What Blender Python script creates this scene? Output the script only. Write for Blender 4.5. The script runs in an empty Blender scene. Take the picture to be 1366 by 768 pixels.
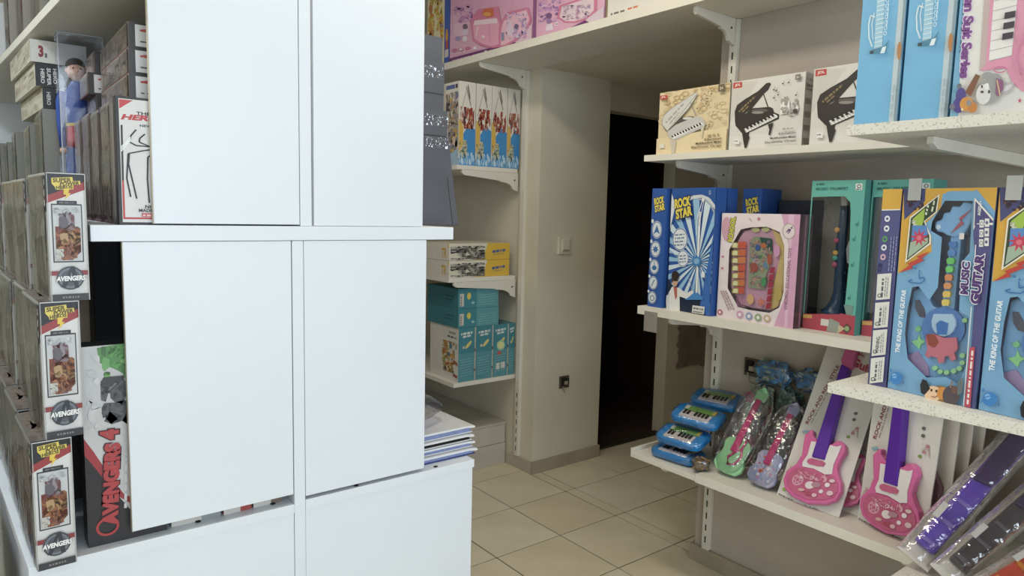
import bpy, bmesh, math, random
import numpy as np
from mathutils import Vector, Matrix, geometry

C = bpy.context.scene.collection
SC = bpy.context.scene
random.seed(7)

# ------------------------------------------------------------------ camera
cam_d = bpy.data.cameras.new('camera'); cam = bpy.data.objects.new('camera', cam_d); C.objects.link(cam)
cam_d.sensor_width = 36.0; cam_d.lens = 36.0 * 929.4647 / 1366.0; cam_d.clip_start = 0.02
yaw, pitch, roll = 0.66429072, 0.10834748, 0.02417069
_f = Vector((math.sin(yaw)*math.cos(pitch), math.cos(yaw)*math.cos(pitch), -math.sin(pitch)))
_r = Vector((math.cos(yaw), -math.sin(yaw), 0)); _u = _r.cross(_f)
_r2 = _r*math.cos(roll) + _u*math.sin(roll); _u2 = -_r*math.sin(roll) + _u*math.cos(roll)
M = Matrix.Identity(4)
for i in range(3):
    M[i][0] = _r2[i]; M[i][1] = _u2[i]; M[i][2] = -_f[i]
M.translation = (-2.00325222, -2.52041857, 1.41283262)
cam.matrix_world = M
SC.camera = cam
# ------------------------------------------------------------------ world, daylight, exposure
SC.view_settings.view_transform = 'Standard'; SC.view_settings.look = 'None'
SC.view_settings.gamma = 1.0; SC.view_settings.exposure = 0.0
w = bpy.data.worlds.new('world'); SC.world = w; w.use_nodes = True
w.node_tree.nodes['Background'].inputs[0].default_value = (0.75, 0.85, 1, 1)
w.node_tree.nodes['Background'].inputs[1].default_value = 0.3
def area(name, loc, rot, sx, sy, power, col):
    d = bpy.data.lights.new(name, 'AREA'); d.shape = 'RECTANGLE'; d.size = sx; d.size_y = sy; d.energy = power; d.color = col
    o = bpy.data.objects.new(name, d); o.location = loc; o.rotation_euler = rot; C.objects.link(o); return o
# daylight of the shop window behind the camera (faces +y), and the shop's ceiling tube
area('shop_window_daylight', (-1.60, -4.74, 1.55), (math.radians(90), 0, 0), 2.4, 1.9, 88, (0.79, 0.90, 1.0))
area('ceiling_tube_light', (-0.92, -0.80, 2.69), (0, 0, 0), 0.25, 1.5, 20, (1.0, 0.90, 0.74))
area('left_aisle_added_light', (-2.75, -0.6, 2.69), (0, 0, 0), 0.25, 1.5, 27, (0.86, 0.94, 1.0))  # added light for the box sides, standing in for the bright left side

# ------------------------------------------------------------------ materials
def lin(c):
    if isinstance(c, str):
        c = c.lstrip('#'); c = tuple(int(c[i:i+2], 16) for i in (0, 2, 4))
    o = []
    for v in c[:3]:
        v = v/255.0
        o.append(v/12.92 if v <= 0.04045 else ((v+0.055)/1.055)**2.4)
    return tuple(o)
_mats = {}
def mat(name, col, rough=0.5, var=0.06, scale=6.0, bump=0.0, bscale=60.0, spec=0.4, metal=0.0, col2=None, stretch=(1, 1, 1)):
    if name in _mats: return _mats[name]
    m = bpy.data.materials.new(name); m.use_nodes = True; nt = m.node_tree; N = nt.nodes; L = nt.links
    b = N['Principled BSDF']; b.inputs['Roughness'].default_value = rough; b.inputs['Metallic'].default_value = metal
    b.inputs['Specular IOR Level'].default_value = spec
    a = lin(col); c2 = lin(col2) if col2 else tuple(max(0, v*(1-var*2)) for v in a)
    tc = N.new('ShaderNodeTexCoord'); mp = N.new('ShaderNodeMapping'); L.new(tc.outputs['Object'], mp.inputs[0])
    mp.inputs['Scale'].default_value = stretch
    nz = N.new('ShaderNodeTexNoise'); nz.inputs['Scale'].default_value = scale; nz.inputs['Detail'].default_value = 4
    L.new(mp.outputs[0], nz.inputs['Vector'])
    rp = N.new('ShaderNodeValToRGB'); rp.color_ramp.elements[0].color = (*c2, 1); rp.color_ramp.elements[1].color = (*a, 1)
    rp.color_ramp.elements[0].position = 0.3; rp.color_ramp.elements[1].position = 0.62
    L.new(nz.outputs[0], rp.inputs[0]); L.new(rp.outputs[0], b.inputs['Base Color'])
    if bump:
        n2 = N.new('ShaderNodeTexNoise'); n2.inputs['Scale'].default_value = bscale; L.new(mp.outputs[0], n2.inputs['Vector'])
        bp = N.new('ShaderNodeBump'); bp.inputs['Strength'].default_value = bump; bp.inputs['Distance'].default_value = 0.01
        L.new(n2.outputs[0], bp.inputs['Height']); L.new(bp.outputs[0], b.inputs['Normal'])
    _mats[name] = m; return m
def ink(col, rough=0.42):
    """printed colour"""
    if not isinstance(col, str): col = '%02x%02x%02x' % tuple(int(v) for v in col)
    col = col.lstrip('#'); c = [int(col[i:i+2], 16) for i in (0, 2, 4)]; g = .3*c[0]+.59*c[1]+.11*c[2]
    col = '%02x%02x%02x' % tuple(int(24+(v+(g-v)*.12)*(255-24)/255*.985) for v in c)  # haze put into the colour: every ink desaturated, blacks lifted
    k = 'ink_' + col
    if k in _mats: return _mats[k]
    return mat(k, col, rough=rough, var=0.02, scale=25, spec=0.35)
def picture(cols, scale):
    """printed picture matter: soft mottling between several inks"""
    k = 'picture_'+'_'.join(cols)+'_%d' % int(scale)
    if k in _mats: return _mats[k]
    m = mat(k, cols[0], 0.42); nt = m.node_tree; N = nt.nodes; L = nt.links; b = N['Principled BSDF']
    tc = N.new('ShaderNodeTexCoord'); nz = N.new('ShaderNodeTexNoise'); nz.inputs['Scale'].default_value = scale; nz.inputs['Detail'].default_value = 3; nz.inputs['Distortion'].default_value = 1.2
    L.new(tc.outputs['Object'], nz.inputs['Vector']); rp = N.new('ShaderNodeValToRGB'); e = rp.color_ramp.elements
    while len(e) < len(cols): e.new(0.5)
    for i, c in enumerate(cols): e[i].position = 0.30+0.40*i/max(1, len(cols)-1); e[i].color = (*lin(c), 1)
    L.new(nz.outputs[0], rp.inputs[0]); L.new(rp.outputs[0], b.inputs['Base Color']); return m
def film(name, tint=(1, 1, 1), gloss=0.12, rough=0.08, bump=0.0, bscale=40):
    """thin clear plastic: mostly see-through with a glossy sheen"""
    if name in _mats: return _mats[name]
    m = bpy.data.materials.new(name); m.use_nodes = True; nt = m.node_tree; N = nt.nodes; L = nt.links
    for n in list(N): N.remove(n)
    out = N.new('ShaderNodeOutputMaterial'); mix = N.new('ShaderNodeMixShader')
    tr = N.new('ShaderNodeBsdfTransparent'); tr.inputs[0].default_value = (*tint, 1)
    gl = N.new('ShaderNodeBsdfGlossy'); gl.inputs['Roughness'].default_value = rough; gl.inputs[0].default_value = (1, 1, 1, 1)
    fr = N.new('ShaderNodeLayerWeight'); fr.inputs[0].default_value = 0.35
    mr = N.new('ShaderNodeMapRange'); mr.inputs['To Min'].default_value = gloss*0.45; mr.inputs['To Max'].default_value = min(0.8, gloss*4)
    L.new(fr.outputs['Fresnel'], mr.inputs['Value']); L.new(mr.outputs[0], mix.inputs[0])
    L.new(tr.outputs[0], mix.inputs[1]); L.new(gl.outputs[0], mix.inputs[2]); L.new(mix.outputs[0], out.inputs[0])
    tc = N.new('ShaderNodeTexCoord'); nz = N.new('ShaderNodeTexNoise'); nz.inputs['Scale'].default_value = bscale
    L.new(tc.outputs['Object'], nz.inputs['Vector'])
    bp = N.new('ShaderNodeBump'); bp.inputs['Strength'].default_value = max(bump, 0.02); bp.inputs['Distance'].default_value = 0.02
    L.new(nz.outputs[0], bp.inputs['Height']); L.new(bp.outputs[0], gl.inputs['Normal'])
    _mats[name] = m; return m

WALL = mat('cream_wall_paint', 'd6d0bd', 0.75, 0.04, 3, 0.12, 90)
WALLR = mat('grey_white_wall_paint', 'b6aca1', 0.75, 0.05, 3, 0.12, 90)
BROWN = mat('rough_brown_surface', '8d8178', 0.9, 0.12, 9, 0.6, 30)
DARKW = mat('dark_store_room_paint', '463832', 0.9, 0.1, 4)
CEIL = mat('ceiling_white_paint', 'd9d6cc', 0.8, 0.03, 3)
TILES = [mat('beige_floor_tile_%s' % n, c, 0.32, 0.07, 5, 0.02, 20, col2=c2) for n, c, c2 in
         (('plain', 'dcd3ba', 'd2c8ae'), ('warm', 'd9cfb4', 'cfc4a8'), ('pale', 'dfd7c0', 'd4cab2'))]
GROUT = mat('brown_tile_grout', '3f3526', 0.95, 0.15, 30)
SKIRT = mat('beige_skirting_tile', 'a89d89', 0.45, 0.08, 8)
LAM = mat('white_laminate_board', 'e4e9f0', 0.38, 0.012, 3, 0.015, 200)
LAMW = mat('white_shelf_board', 'e2ded2', 0.45, 0.03, 6)
EDGE = mat('cream_board_edging', 'cfc6b4', 0.5, 0.05, 9)
METW = mat('white_enamelled_steel', 'dcd8cc', 0.4, 0.03, 5)
SLOT = mat('dark_slot', '23201d', 0.9)
PLAS = mat('white_switch_plastic', 'd8d3c2', 0.35, 0.02)
GREYC = mat('dark_grey_carton', '5b5c63', 0.6, 0.08, 10, 0.05, 50)
def speckle():
    m = mat('speckled_white_board', 'e0dbcf', 0.55, 0.03, 6)
    nt = m.node_tree; N = nt.nodes; L = nt.links; b = N['Principled BSDF']
    tc = N.new('ShaderNodeTexCoord'); vo = N.new('ShaderNodeTexNoise'); vo.inputs['Scale'].default_value = 260; vo.inputs['Detail'].default_value = 2
    L.new(tc.outputs['Object'], vo.inputs['Vector'])
    rp = N.new('ShaderNodeValToRGB'); rp.color_ramp.elements[0].position = 0.33; rp.color_ramp.elements[1].position = 0.42
    rp.color_ramp.elements[0].color = (*lin('b4ad9f'), 1); rp.color_ramp.elements[1].color = (*lin('e0dbcf'), 1)
    L.new(vo.outputs[0], rp.inputs[0]); L.new(rp.outputs[0], b.inputs['Base Color']); return m
SPECK = speckle()
CLEAR = film('clear_window_film', (0.96, 0.96, 0.97), 0.10, 0.06)
HAZY = film('scuffed_clear_plastic', (0.80, 0.79, 0.78), 0.16, 0.16, 0.25, 18)
BAG = film('crinkled_clear_bag', (0.96, 0.96, 0.97), 0.15, 0.10, 0.32, 34)

# ------------------------------------------------------------------ mesh helpers
class MB:
    def __init__(s): s.v = []; s.f = []; s.m = []; s.mats = []
    def mi(s, m):
        if m not in s.mats: s.mats.append(m)
        return s.mats.index(m)
    def face(s, pts, m):
        n = len(s.v); s.v += [tuple(p) for p in pts]; s.f.append(tuple(range(n, n+len(pts)))); s.m.append(s.mi(m))
    def add(s, vs, fs, m):
        n = len(s.v); k = s.mi(m); s.v += [tuple(p) for p in vs]
        for f in fs: s.f.append(tuple(i+n for i in f)); s.m.append(k)
    def box(s, a, b, m, skip=()):
        x0, y0, z0 = a; x1, y1, z1 = b
        v = [(x0,y0,z0),(x1,y0,z0),(x1,y1,z0),(x0,y1,z0),(x0,y0,z1),(x1,y0,z1),(x1,y1,z1),(x0,y1,z1)]
        F = dict(bottom=(0,3,2,1), top=(4,5,6,7), front=(0,1,5,4), right=(1,2,6,5), back=(2,3,7,6), left=(3,0,4,7))
        s.add(v, [f for k, f in F.items() if k not in skip], m)
    def prism(s, poly, z0, z1, m, axis='z'):
        n = len(poly)
        def P(p, z): return {'z': (p[0], p[1], z), 'y': (p[0], z, p[1]), 'x': (z, p[0], p[1])}[axis]
        vs = [P(p, z0) for p in poly] + [P(p, z1) for p in poly]
        fs = [tuple(range(n))[::-1], tuple(range(n, 2*n))] + [(i, (i+1) % n, n+(i+1) % n, n+i) for i in range(n)]
        s.add(vs, fs, m)
    def tube(s, path, r, m, n=8):
        path = [Vector(p) for p in path]; rings = []
        for i, p in enumerate(path):
            d = (path[min(i+1, len(path)-1)] - path[max(i-1, 0)]).normalized()
            a = d.orthogonal().normalized(); b = d.cross(a)
            rr = r[i] if isinstance(r, (list, tuple)) else r
            rings.append([p + (a*math.cos(t*2*math.pi/n) + b*math.sin(t*2*math.pi/n))*rr for t in range(n)])
        vs = [q for R in rings for q in R]; fs = []
        for i in range(len(rings)-1):
            for t in range(n): fs.append((i*n+t, i*n+(t+1) % n, (i+1)*n+(t+1) % n, (i+1)*n+t))
        fs += [tuple(range(n))[::-1], tuple(range((len(rings)-1)*n, len(rings)*n))]
        s.add(vs, fs, m)
    def ball(s, c, r, m, nu=12, nv=8, fn=None):
        rx, ry, rz = r if isinstance(r, (tuple, list)) else (r, r, r); vs = []; fs = []
        for j in range(nv+1):
            for i in range(nu):
                th = math.pi*j/nv; ph = 2*math.pi*i/nu
                p = Vector((math.sin(th)*math.cos(ph), math.sin(th)*math.sin(ph), math.cos(th)))
                k = fn(p) if fn else 1
                vs.append((c[0]+p.x*rx*k, c[1]+p.y*ry*k, c[2]+p.z*rz*k))
        for j in range(nv):
            for i in range(nu): fs.append((j*nu+i, (j+1)*nu+i, (j+1)*nu+(i+1) % nu, j*nu+(i+1) % nu))
        s.add(vs, fs, m)
    def xf(s, mtx):
        s.v = [tuple(mtx @ Vector(p)) for p in s.v]; return s
    def build(s, name, parent=None, bevel=0, smooth=False, loc=None):
        me = bpy.data.meshes.new(name); me.from_pydata(s.v, [], s.f)
        for m in s.mats: me.materials.append(m)
        me.polygons.foreach_set('material_index', s.m)
        if smooth: me.polygons.foreach_set('use_smooth', [True]*len(s.f))
        me.update()
        o = bpy.data.objects.new(name, me); C.objects.link(o)
        if parent: o.parent = parent
        if loc: o.location = loc
        if bevel:
            b = o.modifiers.new('bevel', 'BEVEL'); b.width = bevel; b.segments = 2; b.limit_method = 'ANGLE'
        return o
def thing(name, label, cat, loc=(0, 0, 0), rot=(0, 0, 0), group=None):
    o = bpy.data.objects.new(name, None); C.objects.link(o); o.empty_display_size = 0.05
    o.location = loc; o.rotation_euler = rot; o['label'] = label; o['category'] = cat
    if group: o['group'] = group
    return o
def tag(o, label, cat, group=None):
    o['label'] = label; o['category'] = cat
    if group: o['group'] = group
    return o
def struct(name, mb, **k):
    o = mb.build(name, **k); o['kind'] = 'structure'; return o
def children_of(o): return [c for c in C.objects if c.parent == o]
def dup(root, loc, rot=None, label=None, group=None):
    r = root.copy(); C.objects.link(r); r.location = loc
    if rot is not None: r.rotation_euler = rot
    if label: r['label'] = label
    if group: r['group'] = group
    for ch in children_of(root):
        c = ch.copy(); C.objects.link(c); c.parent = r
        for g in children_of(ch):
            d = g.copy(); C.objects.link(d); d.parent = c
    return r

# ------------------------------------------------------------------ flat print on box faces
_glyph = {}
def glyphs(s, bold=0.0):
    k = (s, bold)
    if k in _glyph: return _glyph[k]
    cu = bpy.data.curves.new('t', 'FONT'); cu.body = s; cu.size = 1; cu.offset = bold; cu.resolution_u = 3
    ob = bpy.data.objects.new('t', cu); C.objects.link(ob)
    dg = bpy.context.evaluated_depsgraph_get(); dg.update()
    me = bpy.data.meshes.new_from_object(ob.evaluated_get(dg))
    V = [(v.co.x, v.co.y) for v in me.vertices]; F = [tuple(p.vertices) for p in me.polygons]
    bpy.data.meshes.remove(me); bpy.data.objects.remove(ob); bpy.data.curves.remove(cu)
    xs = [v[0] for v in V] or [0, 1]; ys = [v[1] for v in V] or [0, 1]
    _glyph[k] = (V, F, (min(xs), min(ys), max(xs), max(ys))); return _glyph[k]
def homog(q):
    """maps the four corners q (TL, TR, BR, BL) of a printed face to the unit square (origin bottom-left)"""
    dst = [(0, 1), (1, 1), (1, 0), (0, 0)]; A = []; b = []
    for (x, y), (u, v) in zip(q, dst):
        A.append([x, y, 1, 0, 0, 0, -u*x, -u*y]); b.append(u)
        A.append([0, 0, 0, x, y, 1, -v*x, -v*y]); b.append(v)
    h = np.linalg.solve(np.array(A, float), np.array(b, float)); return np.append(h, 1).reshape(3, 3)
def clip(poly):
    for ax, s, lim in ((0, 1, 0), (0, -1, 1), (1, 1, 0), (1, -1, 1)):
        out = []
        for i, p in enumerate(poly):
            q = poly[(i+1) % len(poly)]
            pin = (p[ax]-lim)*s >= -1e-9; qin = (q[ax]-lim)*s >= -1e-9
            if pin: out.append(p)
            if pin != qin:
                t = (lim-p[ax])/(q[ax]-p[ax]); out.append((p[0]+t*(q[0]-p[0]), p[1]+t*(q[1]-p[1])))
        poly = out
        if len(poly) < 3: return []
    return poly
class Art:
    """flat print of a face w x h metres; drawn in the face's own drawing units (x right, y down) given by its corners"""
    def __init__(s, w, h, quad=None, crop=(0, 0, 1)):
        s.w, s.h = w, h; s.quad = quad or [(0, 0), (100, 0), (100, 100), (0, 100)]; s.H = homog(s.quad); s.crop = crop; s.mb = MB(); s.k = 0
    def U(s, p):
        ox, oy, sc = s.crop; x, y = ox+p[0]/sc, oy+p[1]/sc
        r = s.H @ np.array([x, y, 1.0]); return (r[0]/r[2], r[1]/r[2])
    def _emit(s, polys, col):
        s.k += 1; z = -0.00012*s.k - 0.0002
        m = col if not isinstance(col, (str, tuple)) else ink(col)
        for P in polys:
            P = clip(P)
            if P: s.mb.face([(u*s.w, z, v*s.h) for u, v in P], m)
        return s
    def poly(s, pts, col):
        pts = [s.U(p) for p in pts]
        if len(pts) > 4:
            v3 = [Vector((p[0], p[1], 0)) for p in pts]
            return s._emit([[pts[i] for i in t] for t in geometry.tessellate_polygon([v3])], col)
        return s._emit([pts], col)
    def hole(s, outer, inner, col):
        a = [s.U(p) for p in outer]; b = [s.U(p) for p in inner]; al = a+b
        tr = geometry.tessellate_polygon([[Vector((p[0], p[1], 0)) for p in a], [Vector((p[0], p[1], 0)) for p in b]])
        return s._emit([[al[i] for i in t] for t in tr], col)
    def rect(s, x0, y0, x1, y1, col): return s.poly([(x0, y0), (x1, y0), (x1, y1), (x0, y1)], col)
    def full(s, col):
        s.k += 1; z = -0.00012*s.k-0.0002; m = col if not isinstance(col, (str, tuple)) else ink(col)
        s.mb.face([(0, z, 0), (s.w, z, 0), (s.w, z, s.h), (0, z, s.h)], m); return s
    def ell(s, cx, cy, rx, ry, col, n=18, rot=0):
        c, d = math.cos(rot), math.sin(rot); P = []
        for i in range(n):
            a = 2*math.pi*i/n; x, y = rx*math.cos(a), ry*math.sin(a); P.append(s.U((cx+x*c-y*d, cy+x*d+y*c)))
        return s._emit([P], col)
    def line(s, pts, wd, col):
        Q = []
        for (x0, y0), (x1, y1) in zip(pts, pts[1:]):
            l = math.hypot(x1-x0, y1-y0) or 1; nx, ny = -(y1-y0)/l*wd/2, (x1-x0)/l*wd/2
            Q.append([s.U(p) for p in ((x0+nx, y0+ny), (x1+nx, y1+ny), (x1-nx, y1-ny), (x0-nx, y0-ny))])
        return s._emit(Q, col)
    def ring(s, cx, cy, rx, ry, wd, col, n=20):
        return s.line([(cx+rx*math.cos(2*math.pi*i/n), cy+ry*math.sin(2*math.pi*i/n)) for i in range(n+1)], wd, col)
    def star(s, cx, cy, r, r2, n, col, rot=0):
        P = [s.U((cx+(r if i % 2 == 0 else r2)*math.sin(rot+math.pi*i/n), cy-(r if i % 2 == 0 else r2)*math.cos(rot+math.pi*i/n))) for i in range(2*n)]
        c = s.U((cx, cy)); return s._emit([[c, P[i], P[(i+1) % (2*n)]] for i in range(2*n)], col)
    def text(s, t, o, e, u, col, bold=0.015, out=None, ob=0.05):
        """o: baseline start, e: baseline end, u: top of the first letter, in drawing units"""
        _, _, (x0, y0, x1, y1) = glyphs(t, bold)
        for b, c in (((ob, out),) if out else ()) + ((bold, col),):
            V, F, _b = glyphs(t, b); P = []
            for x, y in V:
                a = (x-x0)/(x1-x0 or 1); d = (y-y0)/(y1-y0 or 1)
                P.append(s.U((o[0]+a*(e[0]-o[0])+d*(u[0]-o[0]), o[1]+a*(e[1]-o[1])+d*(u[1]-o[1]))))
            s._emit([[P[i] for i in f] for f in F], c)
        return s
    def words(s, o, e, u, col, n=7, seed=1):
        """small print too fine to read: a broken bar"""
        rnd = random.Random(seed); a = 0; Q = []
        while a < 0.98:
            b = min(1, a + rnd.uniform(0.5, 1.4)/n)
            f = lambda k, d: s.U((o[0]+k*(e[0]-o[0])+d*(u[0]-o[0]), o[1]+k*(e[1]-o[1])+d*(u[1]-o[1])))
            Q.append([f(a, .1), f(b-.25/n, .1), f(b-.25/n, .8), f(a, .8)]); a = b
        return s._emit(Q, col)
    def blotch(s, x0, y0, x1, y1, cols, n, size, seed=1, el=1.6):
        """picture matter that cannot be made out: small mottled patches"""
        rnd = random.Random(seed); by = {}
        for i in range(n):
            cx, cy = rnd.uniform(x0, x1), rnd.uniform(y0, y1); r = size*rnd.uniform(.4, 1.1); a = rnd.uniform(0, 6.28); k = rnd.randint(5, 7); P = []
            for j in range(k):
                t = 2*math.pi*j/k; q = r*rnd.uniform(.6, 1.2); x, y = q*el*math.cos(t), q*math.sin(t)
                px = min(max(cx+x*math.cos(a)-y*math.sin(a), x0), x1); py = min(max(cy+x*math.sin(a)+y*math.cos(a), y0), y1); P.append(s.U((px, py)))
            by.setdefault(rnd.choice(cols), []).append(P)
        fs = size*s.w/max(1e-6, (abs(s.quad[1][0]-s.quad[0][0])*s.crop[2])); mm = picture(tuple(cols), 0.55/max(fs, .002)); k = list(by.items())
        for i, (c, P) in enumerate(k): h2 = len(P)-len(P)//5; s._emit(P[:h2], mm); s._emit(P[h2:], c)
        return s
    def on(s, parent, face, dims, name='printed_front', off=0.0):
        w, d, h = dims; o = s.mb.build(name, parent)
        if face == 'front': o.location = (0, off, 0)
        elif face == 'left': o.rotation_euler = (0, 0, -math.pi/2); o.location = (off, d, 0)
        elif face == 'right': o.rotation_euler = (0, 0, math.pi/2); o.location = (w-off, 0, 0)
        elif face == 'top': o.rotation_euler = (-math.pi/2, 0, 0); o.location = (0, 0, h-off)
        return o
FACE_A = -math.pi/2          # a box whose front looks towards the aisle on the left
def carton(name, label, cat, loc, dims, col, yaw=0.0, group=None, skip=(), tilt=(0, 0), rough=0.45, bname='carton_body'):
    """an upright box: origin at its lower front left corner, x right, y into its depth"""
    r = thing(name, label, cat, loc, (tilt[0], tilt[1], yaw), group); w, d, h = dims
    m = col if not isinstance(col, (str, tuple)) else ink(col)
    mb = MB(); mb.box((0, 0, 0), (w, d, h), m, skip); o = mb.build(bname, r)
    return r

# ================================================================== SETTING
def rel(mb, root): return mb.xf(Matrix.Translation(-Vector(root.location)))
m = MB(); m.box((-3.4, -5.0, -0.12), (2.6, 2.6, -0.003), GROUT); floor = struct('floor', m)
xs = [(0.35*k, 0.35*(k+1)) for k in range(-8, 1)] + [(0.35, 0.415)] + [(0.415+0.35*k, 0.415+0.35*(k+1)) for k in range(0, 4)]
tile_mesh = {}
rt = random.Random(3)
for (x0, x1) in xs:
    for j in range(-11, 4):
        key = (round(x1-x0, 3), rt.randint(0, 2))
        if key not in tile_mesh:
            t = MB(); wx = x1-x0
            t.box((0.003, 0.003, -0.004), (wx-0.003, 0.347, 0), TILES[key[1]], skip=('bottom',)); o = t.build('tile', floor); tile_mesh[key] = o.data
        else:
            o = bpy.data.objects.new('tile', tile_mesh[key]); C.objects.link(o); o.parent = floor
        o.location = (x0, 0.35*j, rt.uniform(-0.0006, 0.0004))
# ceiling
m = MB(); m.box((-3.4, -5.0, 2.75), (2.6, 2.6, 2.85), CEIL); struct('ceiling', m)
# walls
m = MB(); m.box((-3.4, -5.0, 0), (-3.3, 2.6, 2.75), WALL); struct('wall_left', m)
m = MB()
m.box((-3.4, -5.0, 0), (2.6, -4.85, 0.45), WALL); m.box((-3.4, -5.0, 2.6), (2.6, -4.85, 2.75), WALL)
m.box((-3.4, -5.0, 0.45), (-2.9, -4.85, 2.6), WALL); m.box((-0.3, -5.0, 0.45), (2.6, -4.85, 2.6), WALL); struct('wall_front', m)
m = MB()
for a, b in (((-2.9, -4.95, 0.45), (-2.84, -4.86, 2.6)), ((-0.36, -4.95, 0.45), (-0.3, -4.86, 2.6)), ((-2.84, -4.95, 0.45), (-0.36, -4.86, 0.51)), ((-2.84, -4.95, 2.54), (-0.36, -4.86, 2.6)), ((-1.63, -4.95, 0.51), (-1.57, -4.86, 2.54))): m.box(a, b, METW)
win = struct('window_1', m)
m = MB(); m.box((-2.84, -4.92, 0.51), (-1.63, -4.91, 2.54), CLEAR); m.build('pane', win)
m = MB(); m.box((-1.57, -4.92, 0.51), (-0.36, -4.91, 2.54), CLEAR); m.build('pane', win)
m = MB(); m.box((-3.3, 2.2, 0), (0.355, 2.3, 2.75), WALL); struct('wall_back', m)
# far side wall with its shelves, the pillar beside the doorway, the doorway wall and its lintel
m = MB(); m.box((0.355, 0.28, 0), (0.455, 2.3, 2.75), WALL); struct('wall_far_right', m)
m = MB(); m.prism([(0.455, 0.28), (0.854, 0.28), (0.854, 0.42), (0.455, 0.42)], 0, 2.75, WALL); struct('wall_passage', m)
m = MB(); m.box((0.854, 0.33, 2.0), (1.5, 0.42, 2.15), WALL); m.box((0.854, 0.33, 2.15), (1.5, 0.42, 2.75), WALL); struct('wall_lintel', m)
m = MB(); m.box((1.5, 0.33, 0), (2.3, 0.42, 2.75), WALL); wd = struct('wall_doorway', m)
random.seed(5); m = MB()
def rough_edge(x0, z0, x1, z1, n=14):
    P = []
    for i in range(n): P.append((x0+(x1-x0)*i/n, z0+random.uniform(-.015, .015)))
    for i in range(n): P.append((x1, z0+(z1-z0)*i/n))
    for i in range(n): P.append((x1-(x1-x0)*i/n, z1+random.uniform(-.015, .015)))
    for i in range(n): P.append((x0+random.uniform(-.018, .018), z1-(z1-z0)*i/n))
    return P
m.prism(rough_edge(1.60, 0.42, 2.25, 0.80), 0.322, 0.3295, BROWN, axis='y'); m.build('brown_wall_patch', wd)['label'] = 'rough-edged brown patch low on the wall'  # rough-edged panel on the wall, browner and darker than its paint
m = MB(); m.prism(rough_edge(1.59, 0.815, 2.25, 1.10), 0.322, 0.3295, BROWN, axis='y'); m.build('brown_wall_patch', wd)['label'] = 'rough-edged brown patch, upper of two'
m = MB(); m.box((2.2, -0.83, 0), (2.3, 0.33, 2.75), WALL); struct('wall_passage_end', m)
m = MB(); m.box((0.315, -4.85, 0), (0.42, -0.83, 2.75), WALLR); struct('wall_right', m)
m = MB(); m.box((0.42, -0.93, 0), (2.2, -0.83, 2.75), WALLR); struct('wall_passage_side', m)
m = MB(); m.box((0.355, -0.83, 2.151), (2.2, 0.28, 2.19), WALL); m.box((0.854, 0.28, 2.151), (2.2, 0.33, 2.19), WALL); struct('ceiling_passage', m)
# the dark store room behind the doorway
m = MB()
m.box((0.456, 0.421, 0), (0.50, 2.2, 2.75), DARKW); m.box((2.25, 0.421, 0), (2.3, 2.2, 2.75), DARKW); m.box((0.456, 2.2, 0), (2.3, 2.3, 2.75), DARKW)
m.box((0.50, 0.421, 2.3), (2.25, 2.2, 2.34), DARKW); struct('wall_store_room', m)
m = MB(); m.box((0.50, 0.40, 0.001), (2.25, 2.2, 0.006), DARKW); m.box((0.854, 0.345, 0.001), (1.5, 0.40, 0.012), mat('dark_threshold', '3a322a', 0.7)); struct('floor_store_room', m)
# skirting
m = MB(); m.box((0.345, 0.27, 0), (0.864, 0.28, 0.07), SKIRT); m.box((0.854, 0.28, 0), (0.864, 0.33, 0.07), SKIRT); struct('baseboard_passage', m, bevel=0.002)
m = MB(); m.box((0.345, 0.28, 0), (0.355, 2.2, 0.07), mat('white_skirting', 'b9b1a0', 0.6)); struct('baseboard_far_right', m, bevel=0.002)
m = MB(); m.box((0.300, -4.85, 0), (0.315, -0.815, 0.07), SKIRT); m.box((0.315, -0.83, 0), (0.42, -0.815, 0.07), SKIRT); struct('baseboard_right', m, bevel=0.002)

# boxed-in plinth under the far shelves
PLI = mat('marbled_grey_plinth_tile', 'c6bfb2', 0.45, 0.1, 5)
r = thing('boxed_in_plinth', 'low box faced with grey tiles on the floor under the far shelves', 'plinth', (0.27, 0.50, 0))
m = MB(); m.box((-0.47, 0, 0), (0.07, 0.85, 0.12), PLI); m.build('lower_tile', r, bevel=0.002)
m = MB(); m.box((-0.466, 0.003, 0.122), (0.068, 0.85, 0.228), PLI); m.build('upper_tile', r, bevel=0.002)
m = MB(); m.box((-0.47, 0, 0.229), (0.07, 0.34, 0.24), PLI); m.build('top_tile', r, bevel=0.002)
m = MB(); m.box((-0.47, 0.344, 0.229), (0.07, 0.85, 0.24), PLI); m.build('top_tile', r, bevel=0.002)

# light switch and sockets
def outlet_plate(name, label, cat, loc, yaw, broken=False):
    r = thing(name, label, cat, loc, (0, 0, yaw))
    if not broken:
        m = MB(); m.box((-0.045, -0.010, -0.048), (0.045, 0, 0.045), PLAS); m.build('plate', r, bevel=0.003)
        m = MB(); m.box((-0.024, -0.018, -0.030), (0.028, -0.010, 0.034), PLAS); m.build('rocker', r, bevel=0.003)
        m = MB(); m.box((-0.020, -0.0195, -0.027), (0.024, -0.018, -0.022), mat('grey_mark', '8f8a7c')); m.build('mark', r)
    else:
        m = MB(); m.box((-0.036, -0.006, -0.034), (0.036, 0, 0.034), mat('brown_grey_socket_box', '5a5145', 0.7)); m.build('back_box', r, bevel=0.002)
        m = MB(); m.box((-0.024, -0.014, -0.02), (0.006, -0.006, 0.026), SLOT); m.box((0.012, -0.012, -0.012), (0.03, -0.006, 0.018), SLOT); m.build('opening', r)
        m = MB(); m.box((-0.008, -0.018, -0.012), (0.016, -0.008, 0.006), mat('pale_terminal', 'a89c88')); m.tube([(-0.015, -0.012, -0.02), (-0.005, -0.016, -0.05), (0.008, -0.004, -0.06)], 0.003, mat('cable_grey', '9b9486')); m.build('terminal', r)
    return r
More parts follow.
